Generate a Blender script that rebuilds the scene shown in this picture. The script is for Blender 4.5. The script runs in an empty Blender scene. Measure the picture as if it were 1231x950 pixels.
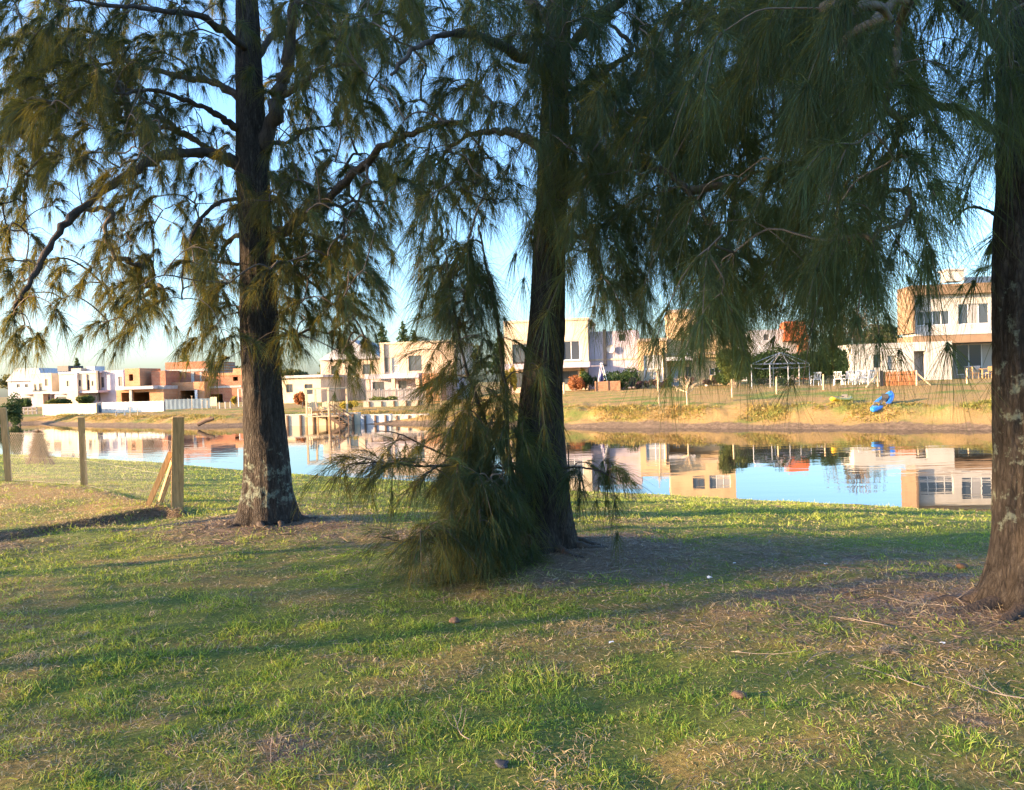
import bpy, math, random
import numpy as np
from mathutils import Vector, Matrix

# ------------------------------------------------------------------ camera, sky, sun, exposure
SC = bpy.context.scene
COL = SC.collection
random.seed(11)
RNG = np.random.default_rng(11)
R = math.radians

PW, PH, FPX = 1231.0, 950.0, 966.0
EYE = 2.6
pitch = math.atan(17.0 / FPX)
roll = R(1.78)
fwd = Vector((0, math.cos(pitch), -math.sin(pitch)))
r0 = Vector((1, 0, 0)); u0 = Vector((0, math.sin(pitch), math.cos(pitch)))
cr = r0 * math.cos(roll) - u0 * math.sin(roll)
cu = r0 * math.sin(roll) + u0 * math.cos(roll)
cam = bpy.data.cameras.new('camera')
cam.sensor_fit = 'HORIZONTAL'; cam.sensor_width = 36.0
cam.lens = 36.0 * FPX / PW
cam.clip_start = 0.05; cam.clip_end = 4000
camo = bpy.data.objects.new('camera', cam)
COL.objects.link(camo)
m3 = Matrix((cr, cu, -fwd)).transposed()
camo.matrix_world = Matrix.Translation((0, 0, EYE)) @ m3.to_4x4()
SC.camera = camo

SUN_EL, SUN_AZ = R(11.5), math.atan2(-0.965, -0.262)      # azimuth measured from +Y towards +X
sdir = Vector((math.sin(SUN_AZ) * math.cos(SUN_EL), math.cos(SUN_AZ) * math.cos(SUN_EL), math.sin(SUN_EL)))
world = bpy.data.worlds.new('World'); SC.world = world
world.use_nodes = True
wn = world.node_tree
bg = wn.nodes['Background']
sky = wn.nodes.new('ShaderNodeTexSky')
sky.sky_type = 'NISHITA'; sky.sun_disc = False
sky.sun_elevation = SUN_EL; sky.sun_rotation = SUN_AZ
sky.altitude = 10; sky.air_density = 1.0; sky.dust_density = 2.2; sky.ozone_density = 4.0
wn.links.new(sky.outputs[0], bg.inputs[0])
bg.inputs[1].default_value = 0.15

sl = bpy.data.lights.new('sun', 'SUN')
sl.energy = 4.2; sl.angle = R(0.55); sl.color = (1.0, 0.66, 0.36)
so = bpy.data.objects.new('sun', sl); COL.objects.link(so)
so.rotation_euler = sdir.to_track_quat('Z', 'Y').to_euler()
so.location = (-40, -10, 30)

vs = SC.view_settings
SC.display_settings.display_device = 'sRGB'
vs.view_transform = 'Standard'; vs.look = 'None'; vs.gamma = 1.0; vs.use_curve_mapping = False
vs.exposure = 2.45
SC.render.film_transparent = False
SC.cycles.max_bounces = 6; SC.cycles.diffuse_bounces = 3; SC.cycles.glossy_bounces = 3
SC.cycles.transmission_bounces = 3; SC.cycles.transparent_max_bounces = 8
SC.cycles.sample_clamp_indirect = 6.0

# ------------------------------------------------------------------ picture coordinates -> metres
def ray(px, py):
    return fwd + cr * ((px - PW / 2) / FPX) + cu * ((PH / 2 - py) / FPX)

def at(px, py, Y):
    d = ray(px, py); k = Y / d.y
    return Vector((d.x * k, Y, EYE + d.z * k))

def on_z(px, py, z):
    d = ray(px, py); k = (z - EYE) / d.z
    return Vector((d.x * k, d.y * k, z))

def at_np(px, py, Y):
    dx = (px - PW / 2) / FPX; dy = (PH / 2 - py) / FPX
    d = np.array(fwd)[None] + np.outer(dx, np.array(cr)) + np.outer(dy, np.array(cu))
    k = Y / d[:, 1]
    p = d * k[:, None]; p[:, 2] += EYE
    return p

# ------------------------------------------------------------------ noise (numpy)
def _hash(ix, iy, s):
    h = (ix * 374761393 + iy * 668265263 + s * 1442695041) & 0xFFFFFFFF
    h = ((h ^ (h >> 13)) * 1274126177) & 0xFFFFFFFF
    return ((h ^ (h >> 16)) & 0xFFFF) / 65535.0

def vnoise(x, y, s=0):
    x = np.asarray(x, float); y = np.asarray(y, float)
    ix = np.floor(x).astype(np.int64); iy = np.floor(y).astype(np.int64)
    fx = x - ix; fy = y - iy
    fx = fx * fx * (3 - 2 * fx); fy = fy * fy * (3 - 2 * fy)
    a = _hash(ix, iy, s); b = _hash(ix + 1, iy, s); c = _hash(ix, iy + 1, s); d = _hash(ix + 1, iy + 1, s)
    return (a * (1 - fx) + b * fx) * (1 - fy) + (c * (1 - fx) + d * fx) * fy

def fbm(x, y, s=0, o=4):
    t = 0; a = 0.5; n = 0
    for k in range(o):
        t = t + a * vnoise(x * 2 ** k, y * 2 ** k, s + k * 7); n += a; a *= 0.55
    return t / n

def sstep(a, b, x):
    t = np.clip((x - a) / (b - a), 0, 1)
    return t * t * (3 - 2 * t)

# ------------------------------------------------------------------ materials
def new_mat(name):
    m = bpy.data.materials.new(name); m.use_nodes = True
    nt = m.node_tree
    return m, nt, nt.nodes['Principled BSDF']

def N(nt, t, **kw):
    n = nt.nodes.new(t)
    for k, v in kw.items():
        setattr(n, k, v)
    return n

def rgb(c):
    return (c[0], c[1], c[2], 1.0)

def surf(name, col, rough=0.8, var=0.25, scale=3.0, bump=0.15, bscale=40.0, metal=0.0, spec=0.3, stain=None, stretch=None):
    """A painted / plain surface with noise in its tone, fine bump and optional stains."""
    m, nt, b = new_mat(name)
    L = nt.links.new
    tc = N(nt, 'ShaderNodeTexCoord')
    src = tc.outputs['Object']
    if stretch:
        mp = N(nt, 'ShaderNodeMapping'); mp.inputs['Scale'].default_value = stretch
        L(src, mp.inputs[0]); src = mp.outputs[0]
    n1 = N(nt, 'ShaderNodeTexNoise'); n1.inputs['Scale'].default_value = scale; n1.inputs['Detail'].default_value = 6
    n1.inputs['Roughness'].default_value = 0.65
    L(src, n1.inputs['Vector'])
    mx = N(nt, 'ShaderNodeMix', data_type='RGBA')
    lo = [c * (1 - var) for c in col]; hi = [min(0.9, c * (1 + var * 0.7)) for c in col]
    if stain: lo = list(stain)
    mx.inputs[6].default_value = rgb(lo); mx.inputs[7].default_value = rgb(hi)
    rm = N(nt, 'ShaderNodeMapRange'); rm.inputs[1].default_value = 0.3; rm.inputs[2].default_value = 0.62
    L(n1.outputs[0], rm.inputs[0]); L(rm.outputs[0], mx.inputs[0])
    L(mx.outputs[2], b.inputs['Base Color'])
    b.inputs['Roughness'].default_value = rough; b.inputs['Metallic'].default_value = metal
    b.inputs['Specular IOR Level'].default_value = spec
    if bump:
        n2 = N(nt, 'ShaderNodeTexNoise'); n2.inputs['Scale'].default_value = bscale; n2.inputs['Detail'].default_value = 4
        L(src, n2.inputs['Vector'])
        bp = N(nt, 'ShaderNodeBump'); bp.inputs['Strength'].default_value = bump; bp.inputs['Distance'].default_value = 0.03
        L(n2.outputs[0], bp.inputs['Height']); L(bp.outputs[0], b.inputs['Normal'])
    return m

def brick_mat(name, c1, c2, mortar, scale=1.0):
    m, nt, b = new_mat(name); L = nt.links.new
    tc = N(nt, 'ShaderNodeTexCoord'); mp = N(nt, 'ShaderNodeMapping')
    mp.inputs['Rotation'].default_value = (R(90), 0, 0)
    L(tc.outputs['Object'], mp.inputs[0])
    br = N(nt, 'ShaderNodeTexBrick'); br.inputs['Scale'].default_value = scale
    br.inputs['Color1'].default_value = rgb(c1); br.inputs['Color2'].default_value = rgb(c2); br.inputs['Mortar'].default_value = rgb(mortar)
    br.inputs['Brick Width'].default_value = 0.36; br.inputs['Row Height'].default_value = 0.2; br.inputs['Mortar Size'].default_value = 0.012
    L(mp.outputs[0], br.inputs['Vector'])
    n1 = N(nt, 'ShaderNodeTexNoise'); n1.inputs['Scale'].default_value = 1.2; n1.inputs['Detail'].default_value = 6
    L(tc.outputs['Object'], n1.inputs['Vector'])
    mx = N(nt, 'ShaderNodeMix', data_type='RGBA', blend_type='MULTIPLY'); mx.inputs[0].default_value = 0.55
    L(br.outputs[0], mx.inputs[6]); L(n1.outputs[0], mx.inputs[7])
    L(mx.outputs[2], b.inputs['Base Color']); b.inputs['Roughness'].default_value = 0.9
    return m

def leaf_mat(name, c_a, c_b, c_tr, tr=0.45, rough=0.55, spec=0.25):
    """Foliage: colour runs from c_a to c_b by the per-leaf attribute 'tint'; lets light through."""
    m, nt, b = new_mat(name); L = nt.links.new
    at_ = N(nt, 'ShaderNodeAttribute', attribute_name='tint')
    mx = N(nt, 'ShaderNodeMix', data_type='RGBA')
    mx.inputs[6].default_value = rgb(c_a); mx.inputs[7].default_value = rgb(c_b)
    L(at_.outputs['Fac'], mx.inputs[0])
    L(mx.outputs[2], b.inputs['Base Color'])
    b.inputs['Roughness'].default_value = rough; b.inputs['Specular IOR Level'].default_value = spec
    t = N(nt, 'ShaderNodeBsdfTranslucent'); t.inputs[0].default_value = rgb(c_tr)
    ms = N(nt, 'ShaderNodeMixShader'); ms.inputs[0].default_value = tr
    out = nt.nodes['Material Output']
    L(b.outputs[0], ms.inputs[1]); L(t.outputs[0], ms.inputs[2]); L(ms.outputs[0], out.inputs[0])
    return m

M = {}
M['white'] = surf('white_render', (0.50, 0.475, 0.43), var=0.12, scale=1.2, bump=0.05)
M['cream'] = surf('cream_render', (0.53, 0.44, 0.31), var=0.16, scale=1.0, bump=0.08)
M['ochre'] = surf('ochre_render', (0.54, 0.38, 0.21), var=0.18, scale=0.9, bump=0.08)
M['peach'] = surf('peach_render', (0.50, 0.38, 0.28), var=0.17, scale=1.0, bump=0.08)
M['lilac'] = surf('lilac_render', (0.38, 0.34, 0.38), var=0.14, scale=1.0, bump=0.08)
M['greywall'] = surf('grey_render', (0.42, 0.41, 0.42), var=0.18, scale=1.0)
M['brownwall'] = surf('brown_render', (0.25, 0.165, 0.10), var=0.16, scale=1.2)
M['concrete'] = surf('concrete', (0.36, 0.34, 0.31), var=0.25, scale=2.0)
M['slab'] = surf('pale_slab', (0.45, 0.41, 0.38), var=0.14)
M['dark'] = surf('dark_metal', (0.035, 0.035, 0.04), rough=0.5, bump=0)
M['grey_metal'] = surf('grey_metal', (0.30, 0.31, 0.33), rough=0.45, bump=0, metal=0.3)
M['frame_white'] = surf('white_frame', (0.75, 0.74, 0.72), rough=0.45, var=0.06, bump=0)
M['frame_dark'] = surf('dark_frame', (0.08, 0.07, 0.07), rough=0.4, var=0.1, bump=0)
M['roomdark'] = surf('interior_plaster', (0.22, 0.20, 0.18), var=0.2)
M['curtain'] = surf('curtain_cloth', (0.55, 0.50, 0.42), var=0.15, scale=6, bump=0)
M['door_blue'] = surf('pale_blue_paint', (0.38, 0.46, 0.55), var=0.08, bump=0)
M['brick'] = brick_mat('red_hollow_brick', (0.42, 0.13, 0.06), (0.50, 0.19, 0.09), (0.36, 0.28, 0.22))
M['orange_brick'] = brick_mat('orange_brick', (0.55, 0.24, 0.10), (0.62, 0.30, 0.14), (0.45, 0.36, 0.26))
M['red_tile'] = surf('red_tile', (0.50, 0.13, 0.05), var=0.25, scale=4)
M['timber'] = surf('weathered_timber', (0.44, 0.265, 0.115), var=0.35, scale=6, bump=0.4, bscale=30, stretch=(6, 6, 0.6))
M['timber_grey'] = surf('grey_timber', (0.30, 0.26, 0.23), var=0.3, scale=6, bump=0.3, stretch=(6, 6, 0.6))
M['timber_pale'] = surf('pale_timber', (0.50, 0.38, 0.24), var=0.25, scale=5, bump=0.3, stretch=(5, 5, 0.8))
M['timber_dark'] = surf('dark_timber', (0.13, 0.08, 0.05), var=0.3, scale=5, bump=0.3)
M['reed'] = surf('reed_matting', (0.52, 0.22, 0.09), var=0.4, scale=5, bump=0.5, bscale=60, stretch=(22, 22, 0.7))
M['wire'] = surf('galvanised_wire', (0.22, 0.20, 0.18), rough=0.55, metal=0.4, bump=0)
M['white_plastic'] = surf('white_plastic', (0.72, 0.72, 0.73), rough=0.4, var=0.06, bump=0, spec=0.5)
M['blue_plastic'] = surf('blue_hull', (0.03, 0.25, 0.75), rough=0.35, var=0.12, bump=0, spec=0.5)
M['yellow_plastic'] = surf('yellow_hull', (0.72, 0.45, 0.03), rough=0.4, var=0.12, bump=0, spec=0.5)
M['hoard_cream'] = surf('cream_sheet', (0.50, 0.44, 0.29), var=0.16, scale=0.8, bump=0.05)
M['hoard_white'] = surf('white_sheet', (0.60, 0.58, 0.54), var=0.10, scale=0.8, bump=0.05)
M['hoard_blue'] = surf('blue_grey_sheet', (0.09, 0.13, 0.17), var=0.25, scale=1.5)
M['purple_cloth'] = surf('purple_cloth', (0.20, 0.14, 0.34), var=0.2, bump=0)
M['planter'] = surf('brown_planter_wood', (0.30, 0.16, 0.09), var=0.3, scale=5, bump=0.3)
M['twig'] = surf('twig_bark', (0.11, 0.085, 0.065), var=0.4, scale=12, bump=0.3)
M['deadtwig'] = surf('bleached_twig', (0.22, 0.18, 0.145), var=0.4, scale=12, bump=0.2)
M['farbark'] = surf('pale_bark', (0.20, 0.15, 0.11), var=0.3, scale=5, bump=0.3)

def glass_mat(name, col, rough=0.06):
    m, nt, b = new_mat(name)
    b.inputs['Base Color'].default_value = rgb(col); b.inputs['Roughness'].default_value = rough
    b.inputs['Specular IOR Level'].default_value = 0.8; b.inputs['Coat Weight'].default_value = 0.3
    return m
M['glass'] = glass_mat('window_glass', (0.05, 0.06, 0.075))
M['glass_pale'] = glass_mat('curtained_glass', (0.34, 0.32, 0.30), 0.2)

M['needle'] = leaf_mat('casuarina_needle', (0.013, 0.038, 0.026), (0.040, 0.082, 0.040), (0.34, 0.27, 0.025), 0.28, 0.6, 0.12)
M['needle_far'] = leaf_mat('shade_tree_needle', (0.03, 0.055, 0.03), (0.07, 0.10, 0.04), (0.10, 0.09, 0.02), 0.3)
M['grass'] = leaf_mat('grass_blade', (0.115, 0.255, 0.028), (0.37, 0.40, 0.095), (0.36, 0.40, 0.04), 0.35)
M['dryblade'] = leaf_mat('dry_grass_blade', (0.30, 0.235, 0.14), (0.58, 0.48, 0.31), (0.40, 0.30, 0.13), 0.3)
M['tussock'] = leaf_mat('tussock_blade', (0.34, 0.21, 0.075), (0.20, 0.24, 0.045), (0.38, 0.27, 0.06), 0.35)
M['litter'] = leaf_mat('fallen_needle', (0.145, 0.10, 0.068), (0.34, 0.25, 0.18), (0.1, 0.06, 0.03), 0.1)
M['hedge'] = leaf_mat('hedge_leaf', (0.022, 0.05, 0.018), (0.05, 0.09, 0.025), (0.06, 0.10, 0.02), 0.3)
M['bush'] = leaf_mat('shrub_leaf', (0.05, 0.08, 0.02), (0.12, 0.14, 0.03), (0.14, 0.14, 0.03), 0.35)
M['bush_yellow'] = leaf_mat('yellow_shrub_leaf', (0.25, 0.20, 0.03), (0.40, 0.32, 0.05), (0.45, 0.35, 0.05), 0.4)
M['bush_red'] = leaf_mat('rusty_shrub_leaf', (0.22, 0.07, 0.03), (0.36, 0.15, 0.05), (0.35, 0.14, 0.04), 0.35)
M['bush_purple'] = leaf_mat('purple_shrub_leaf', (0.06, 0.035, 0.045), (0.12, 0.07, 0.07), (0.12, 0.06, 0.05), 0.3)
M['treeleaf'] = leaf_mat('distant_tree_leaf', (0.05, 0.075, 0.03), (0.13, 0.13, 0.05), (0.15, 0.14, 0.04), 0.35)
M['dryheap'] = leaf_mat('dead_brush', (0.13, 0.09, 0.06), (0.25, 0.18, 0.12), (0.2, 0.13, 0.08), 0.2)

# ------------------------------------------------------------------ mesh helpers
def link(name, me, mat, parent=None, smooth=False):
    o = bpy.data.objects.new(name, me); COL.objects.link(o)
    if mat is not None: me.materials.append(M[mat] if isinstance(mat, str) else mat)
    if smooth: me.polygons.foreach_set('use_smooth', np.ones(len(me.polygons), dtype=bool))
    if parent is not None: o.parent = parent
    return o

class MB:
    def __init__(s): s.v = []; s.f = []
    def add(s, vs, fs):
        b = len(s.v); s.v += [tuple(p) for p in vs]; s.f += [tuple(i + b for i in q) for q in fs]; return s
    def box(s, x0, x1, y0, y1, z0, z1):
        return s.add([(x0, y0, z0), (x1, y0, z0), (x1, y1, z0), (x0, y1, z0), (x0, y0, z1), (x1, y0, z1), (x1, y1, z1), (x0, y1, z1)],
                     [(0, 3, 2, 1), (4, 5, 6, 7), (0, 1, 5, 4), (1, 2, 6, 5), (2, 3, 7, 6), (3, 0, 4, 7)])
    def bar(s, a, b, w, h=None, up=(0, 0, 1)):
        a = Vector(a); b = Vector(b); h = h or w
        d = (b - a).normalized(); u = Vector(up)
        if abs(d.dot(u)) > 0.95: u = Vector((0, 1, 0))
        x = d.cross(u).normalized() * w / 2; y = x.cross(d).normalized() * h / 2
        vs = [a - x - y, a + x - y, a + x + y, a - x + y, b - x - y, b + x - y, b + x + y, b - x + y]
        return s.add(vs, [(0, 3, 2, 1), (4, 5, 6, 7), (0, 1, 5, 4), (1, 2, 6, 5), (2, 3, 7, 6), (3, 0, 4, 7)])
    def tube(s, pts, rad, n=6, cap=True):
        pts = [Vector(p) for p in pts]
        if not hasattr(rad, '__len__'): rad = [rad] * len(pts)
        vs = []; fs = []; ref = Vector((0.31, 0.74, 0.6))
        for i, p in enumerate(pts):
            t = (pts[min(i + 1, len(pts) - 1)] - pts[max(i - 1, 0)])
            t = t.normalized() if t.length > 1e-9 else Vector((0, 0, 1))
            x = t.cross(ref)
            if x.length < 1e-3: x = t.cross(Vector((1, 0, 0)))
            x.normalize(); y = t.cross(x)
            for k in range(n):
                a = 2 * math.pi * k / n
                vs.append(p + (x * math.cos(a) + y * math.sin(a)) * rad[i])
        for i in range(len(pts) - 1):
            for k in range(n):
                k2 = (k + 1) % n
                fs.append((i * n + k, i * n + k2, (i + 1) * n + k2, (i + 1) * n + k))
        if cap:
            fs.append(tuple(range(n - 1, -1, -1))); fs.append(tuple((len(pts) - 1) * n + k for k in range(n)))
        return s.add(vs, fs)
    def lathe(s, prof, n=12, c=(0, 0, 0)):
        vs = []; fs = []
        for r, z in prof:
            for k in range(n):
                a = 2 * math.pi * k / n
                vs.append((c[0] + r * math.cos(a), c[1] + r * math.sin(a), c[2] + z))
        for i in range(len(prof) - 1):
            for k in range(n):
                k2 = (k + 1) % n
                fs.append((i * n + k, i * n + k2, (i + 1) * n + k2, (i + 1) * n + k))
        return s.add(vs, fs)
    def build(s, name, mat, parent=None, smooth=False):
        me = bpy.data.meshes.new(name); me.from_pydata(s.v, [], s.f); me.update()
        return link(name, me, mat, parent, smooth)

def quad_mesh(name, verts, quads, mat, parent=None, tint=None, smooth=False):
    """verts (n,3), quads (m,4) numpy -> mesh object, quickly."""
    me = bpy.data.meshes.new(name)
    n = len(verts); m = len(quads)
    me.vertices.add(n); me.vertices.foreach_set('co', np.ascontiguousarray(verts, dtype=np.float32).ravel())
    me.loops.add(m * 4); me.loops.foreach_set('vertex_index', np.ascontiguousarray(quads, dtype=np.int32).ravel())
    me.polygons.add(m); me.polygons.foreach_set('loop_start', np.arange(0, m * 4, 4, dtype=np.int32))
    me.update(calc_edges=True)
    if tint is not None:
        a = me.attributes.new('tint', 'FLOAT', 'POINT'); a.data.foreach_set('value', np.ascontiguousarray(tint, dtype=np.float32))
    return link(name, me, mat, parent, smooth)

def strips(P, D, L, W, droop, seg=2, tip=0.15, side=None, zmin=None, curl=0.0):
    """Blades / needles: n ribbons from roots P along D, length L, width W, bending down by droop."""
    n = len(P)
    if side is None:
        rv = RNG.normal(size=(n, 3))
        side = np.cross(D, rv)
    side /= (np.linalg.norm(side, axis=1, keepdims=True) + 1e-9)
    V = np.empty((n, seg + 1, 2, 3), np.float32)
    cv = RNG.normal(size=(n, 3)) * curl
    for k in range(seg + 1):
        t = k / seg
        c = P + D * (L * t)[:, None]
        c[:, 2] -= droop * L * t * t
        if curl: c += cv * (L * t * t)[:, None]
        if zmin is not None: c[:, 2] = np.maximum(c[:, 2], zmin)
        w = W * (1 - (1 - tip) * t ** 1.5) * 0.5
        V[:, k, 0] = c - side * w[:, None]; V[:, k, 1] = c + side * w[:, None]
    base = (np.arange(n) * (seg + 1) * 2)[:, None]
    q = np.concatenate([base + np.array([[2 * k, 2 * k + 1, 2 * k + 3, 2 * k + 2]]) for k in range(seg)], axis=1).reshape(-1, 4)
    return V.reshape(-1, 3), q

def leaf_quads(P, size, rng=RNG, flat=0.0):
    n = len(P)
    a = rng.normal(size=(n, 3)); a /= np.linalg.norm(a, axis=1, keepdims=True)
    b = np.cross(a, rng.normal(size=(n, 3))); b /= np.linalg.norm(b, axis=1, keepdims=True)
    s = size * rng.uniform(0.6, 1.3, n)
    a = a * s[:, None]; b = b * (s * 0.55)[:, None]
    V = np.stack([P - a, P - b * 0.9, P + a, P + b * 0.9], axis=1).reshape(-1, 3)
    return V, np.arange(n * 4).reshape(-1, 4)

def tag(o, label=None, cat=None, group=None, kind=None):
    if label: o['label'] = label
    if cat: o['category'] = cat
    if group: o['group'] = group
    if kind: o['kind'] = kind
    return o

def empty(name, loc=(0, 0, 0), rz=0.0, label=None, cat=None, group=None):
    o = bpy.data.objects.new(name, None); COL.objects.link(o)
    o.location = loc; o.rotation_euler = (0, 0, rz); o.empty_display_size = 0.2
    return tag(o, label, cat, group)

def copy_tree(o, parent=None):
    c = o.copy(); COL.objects.link(c)
    if parent is not None: c.parent = parent
    for ch in list(o.children): copy_tree(ch, c)
    return c
# unseen trees added for shade: x, y, height, crown radius, needles, where the crown starts (share of the height), thin needles below it
SHADERS = [(-17, -10, 13, 2.7, 8000, .46, 1900), (-16, -6, 13, 2.7, 10000, .47, 1900), (-17.5, -2.4, 13.5, 2.7, 10000, .46, 1900), (-16.5, 1.2, 13, 2.6, 10000, .46, 1900), (-17.2, 4.4, 13, 2.2, 6500, .54, 600), (-17.5, 6.7, 13, 1.7, 5500, .49, 0), (-15.6, 2.9, 11, 1.3, 60, .56, 2300)]

# ------------------------------------------------------------------ terrain and water
def shore_pts(px): return [tuple(on_z(x, y, 0.0))[:2] for x, y in px]
NEAR = [(60, 6), (26, 9.5)] + shore_pts([(1205, 617), (1080, 610), (950, 603), (820, 596), (700, 590), (540, 581), (400, 573), (300, 566), (200, 557), (50, 548)]) + [(-48, 46), (-95, 66)]
FAR = [(62, 24), (36, 30)] + shore_pts([(1200, 517), (1100, 516.5), (1000, 516), (900, 515.5), (800, 515), (700, 514.5), (600, 512.5), (520, 510.5), (430, 510), (338, 509.5), (300, 512), (230, 514), (100, 512), (40, 509.5)]) + [(-62, 72), (-110, 84)]
POND = NEAR + FAR[::-1]

def seg_dist(x, y, pts):
    best = np.full(np.shape(x), 1e9)
    for (ax, ay), (bx, by) in zip(pts[:-1], pts[1:]):
        dx, dy = bx - ax, by - ay
        t = np.clip(((x - ax) * dx + (y - ay) * dy) / (dx * dx + dy * dy), 0, 1)
        best = np.minimum(best, np.hypot(x - ax - t * dx, y - ay - t * dy))
    return best

def in_poly(x, y, pts):
    ins = np.zeros(np.shape(x), bool)
    n = len(pts)
    for i in range(n):
        ax, ay = pts[i]; bx, by = pts[(i + 1) % n]
        c = ((ay > y) != (by > y))
        xi = (bx - ax) * (y - ay) / ((by - ay) if by != ay else 1e-9) + ax
        ins ^= c & (x < xi)
    return ins

TERR = [tuple(on_z(px, py, 0.97))[:2] for px, py in [(-420, 690), (-120, 662), (0, 640), (60, 631), (120, 622), (192, 610), (214, 611), (102, 585), (10, 579)]] + [(-30, 20.5)]

def interp(d, xs, zs): return np.interp(d, xs, zs)

def fields(x, y):
    x = np.asarray(x, float); y = np.asarray(y, float)
    dn = seg_dist(x, y, NEAR); df = seg_dist(x, y, FAR); de = np.minimum(seg_dist(x, y, [NEAR[0], FAR[0]]), seg_dist(x, y, [NEAR[-1], FAR[-1]]))
    ins = in_poly(x, y, POND)
    d = np.minimum(np.minimum(dn, df), de)
    far = (df <= dn) & ~ins
    wob = (fbm(x * 0.9, y * 0.9, 5) - 0.5)
    ds = np.where(ins, -d, d)
    # near bank: long and gentle
    zn = interp(ds + 0.5 * wob, [-30, -6, 0, 1.5, 4, 8, 14, 40], [-1.5, -0.9, 0.0, 0.20, 0.48, 0.80, 0.95, 1.0])
    zn = zn + (fbm(x * 1.7, y * 1.7, 9) - 0.5) * 0.07 * sstep(0.6, 3, ds) + (fbm(x * 0.5, y * 0.5, 3) - 0.5) * 0.12 * sstep(2, 6, ds)
    # far bank: steep earth bank with a grassy lip, then lawn
    bl = (fbm(x * 0.35, y * 0.35, 21, 3) - 0.5)
    d2 = ds + 0.9 * bl * sstep(0.3, 1.6, ds) * sstep(-8, 0, x)
    zr = interp(d2, [-6, 0, 0.5, 1.3, 1.9, 2.5, 4.5, 14, 25, 60], [-1.2, 0.0, 0.17, 0.48, 0.82, 0.98, 1.02, 1.58, 1.72, 1.8])
    zl = interp(d2, [-6, 0, 0.5, 1.2, 2.0, 3.5, 20, 60], [-1.2, 0.0, 0.12, 0.36, 0.60, 0.70, 0.80, 1.0])
    wl = sstep(-6.0, 2.0, x)
    zf = zl * (1 - wl) + zr * wl
    zf = zf + (fbm(x * 1.2, y * 1.2, 31) - 0.5) * 0.40 * sstep(0.5, 1.6, ds) * (1 - 0.75 * sstep(3.5, 7, ds))
    z = np.where(far, zf, zn)
    z = np.where(ins, np.where(df < dn, zr, zn), z)
    # raised neighbouring lot on the left
    t_in = in_poly(x, y, TERR)
    td = seg_dist(x, y, TERR + [TERR[0]])
    ts = np.where(t_in, td, -td) + (fbm(x * 3, y * 3, 41) - 0.5) * 0.22
    tw = sstep(-0.16, 0.06, ts) * ((y > 4) & (x < 0))
    z = z * (1 - tw) + (0.965 + (fbm(x * 1.1, y * 1.1, 43) - 0.5) * 0.05) * tw
    # hard ground levels far away
    # root mounds
    for (tx, ty, h, r) in MOUNDS:
        z = z + h * np.exp(-((x - tx) ** 2 + (y - ty) ** 2) / (2 * r * r))
    return z, ds, far, ins, tw, ts

MOUNDS = []
T_LEFT = on_z(325, 632, 0.86); T_MID = on_z(652, 664, 0.90); T_RIGHT = at(1243, 735, 5.5)
MOUNDS = [(T_LEFT.x, T_LEFT.y, 0.10, 0.75), (T_MID.x, T_MID.y, 0.12, 0.9), (T_RIGHT.x, T_RIGHT.y, 0.10, 0.8)]

def zg(x, y):
    return float(fields(np.array([float(x)]), np.array([float(y)]))[0][0])

def zg_np(x, y): return fields(x, y)[0]

def near_masks(x, y):
    """how bare (needle litter) and how dry the near lawn is, 0..1"""
    lit = np.zeros(np.shape(x))
    for cx, cy, rx, ry, a in [(T_MID.x + 0.3, T_MID.y - 0.1, 1.7, 1.25, 1.0), (T_MID.x + 2.3, T_MID.y - 0.2, 2.0, 1.1, 0.62), (T_RIGHT.x - 0.4, T_RIGHT.y + 0.1, 1.4, 1.0, .85), (T_RIGHT.x - 1.5, T_RIGHT.y + 0.3, 1.4, .7, .5),
                              (T_LEFT.x, T_LEFT.y - 0.1, 1.5, 1.3, 0.95), (T_LEFT.x + 1.8, T_LEFT.y - 1.0, 2.4, 1.2, 0.55), (-6.3, 9.0, 1.6, 0.7, 0.6)]:
        lit = np.maximum(lit, a * np.exp(-(((x - cx) / rx) ** 2 + ((y - cy) / ry) ** 2) * 1.1))
    n = fbm(x * 0.9 + 4, y * 1.6, 61, 5)
    n2 = fbm(x * 2.8, y * 3.6, 67, 4)
    side = sstep(-1.5, 3.5, x) * (1 - sstep(7.5, 9.5, y)) * 0.12
    bare = np.clip(lit * .85 + sstep(0.57, 0.80, n * 0.45 + n2 * 0.55 + side * .25) * 0.75 + (lit - .3) * (n2 - .5), 0, 1)
    dry = np.clip(sstep(0.42, 0.70, fbm(x * 1.3 - 3, y * 1.7, 71, 4) + 0.05) * 0.9, 0, 1)
    return bare, dry, lit

def axis(parts):
    out = []
    for a, b, s in parts:
        n = max(1, int(round((b - a) / s)))
        out += list(a + (b - a) * np.arange(n) / n)
    return np.array(out + [parts[-1][1]])

gx = axis([(-1400, -300, 110), (-300, -90, 15), (-90, -46, 2.0), (-46, -12, 0.4), (-12, -8, 0.2), (-8, 8, 0.1), (8, 14, 0.22), (14, 40, 0.38), (40, 90, 3), (90, 300, 15), (300, 1400, 110)])
gy = axis([(-300, -20, 28), (-20, 1.5, 1.6), (1.5, 13, 0.09), (13, 30, 0.22), (30, 76, 0.3), (76, 130, 2.5), (130, 400, 20), (400, 2600, 150)])
X, Y = np.meshgrid(gx, gy)
xf, yf = X.ravel(), Y.ravel()
Z, DS, FARM, INS, TW, TS = fields(xf, yf)
GV = np.stack([xf, yf, Z], 1)
nx, ny = len(gx), len(gy)
ii = (np.arange(ny - 1)[:, None] * nx + np.arange(nx - 1)[None]).ravel()
GQ = np.stack([ii, ii + 1, ii + nx + 1, ii + nx], 1)

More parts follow.
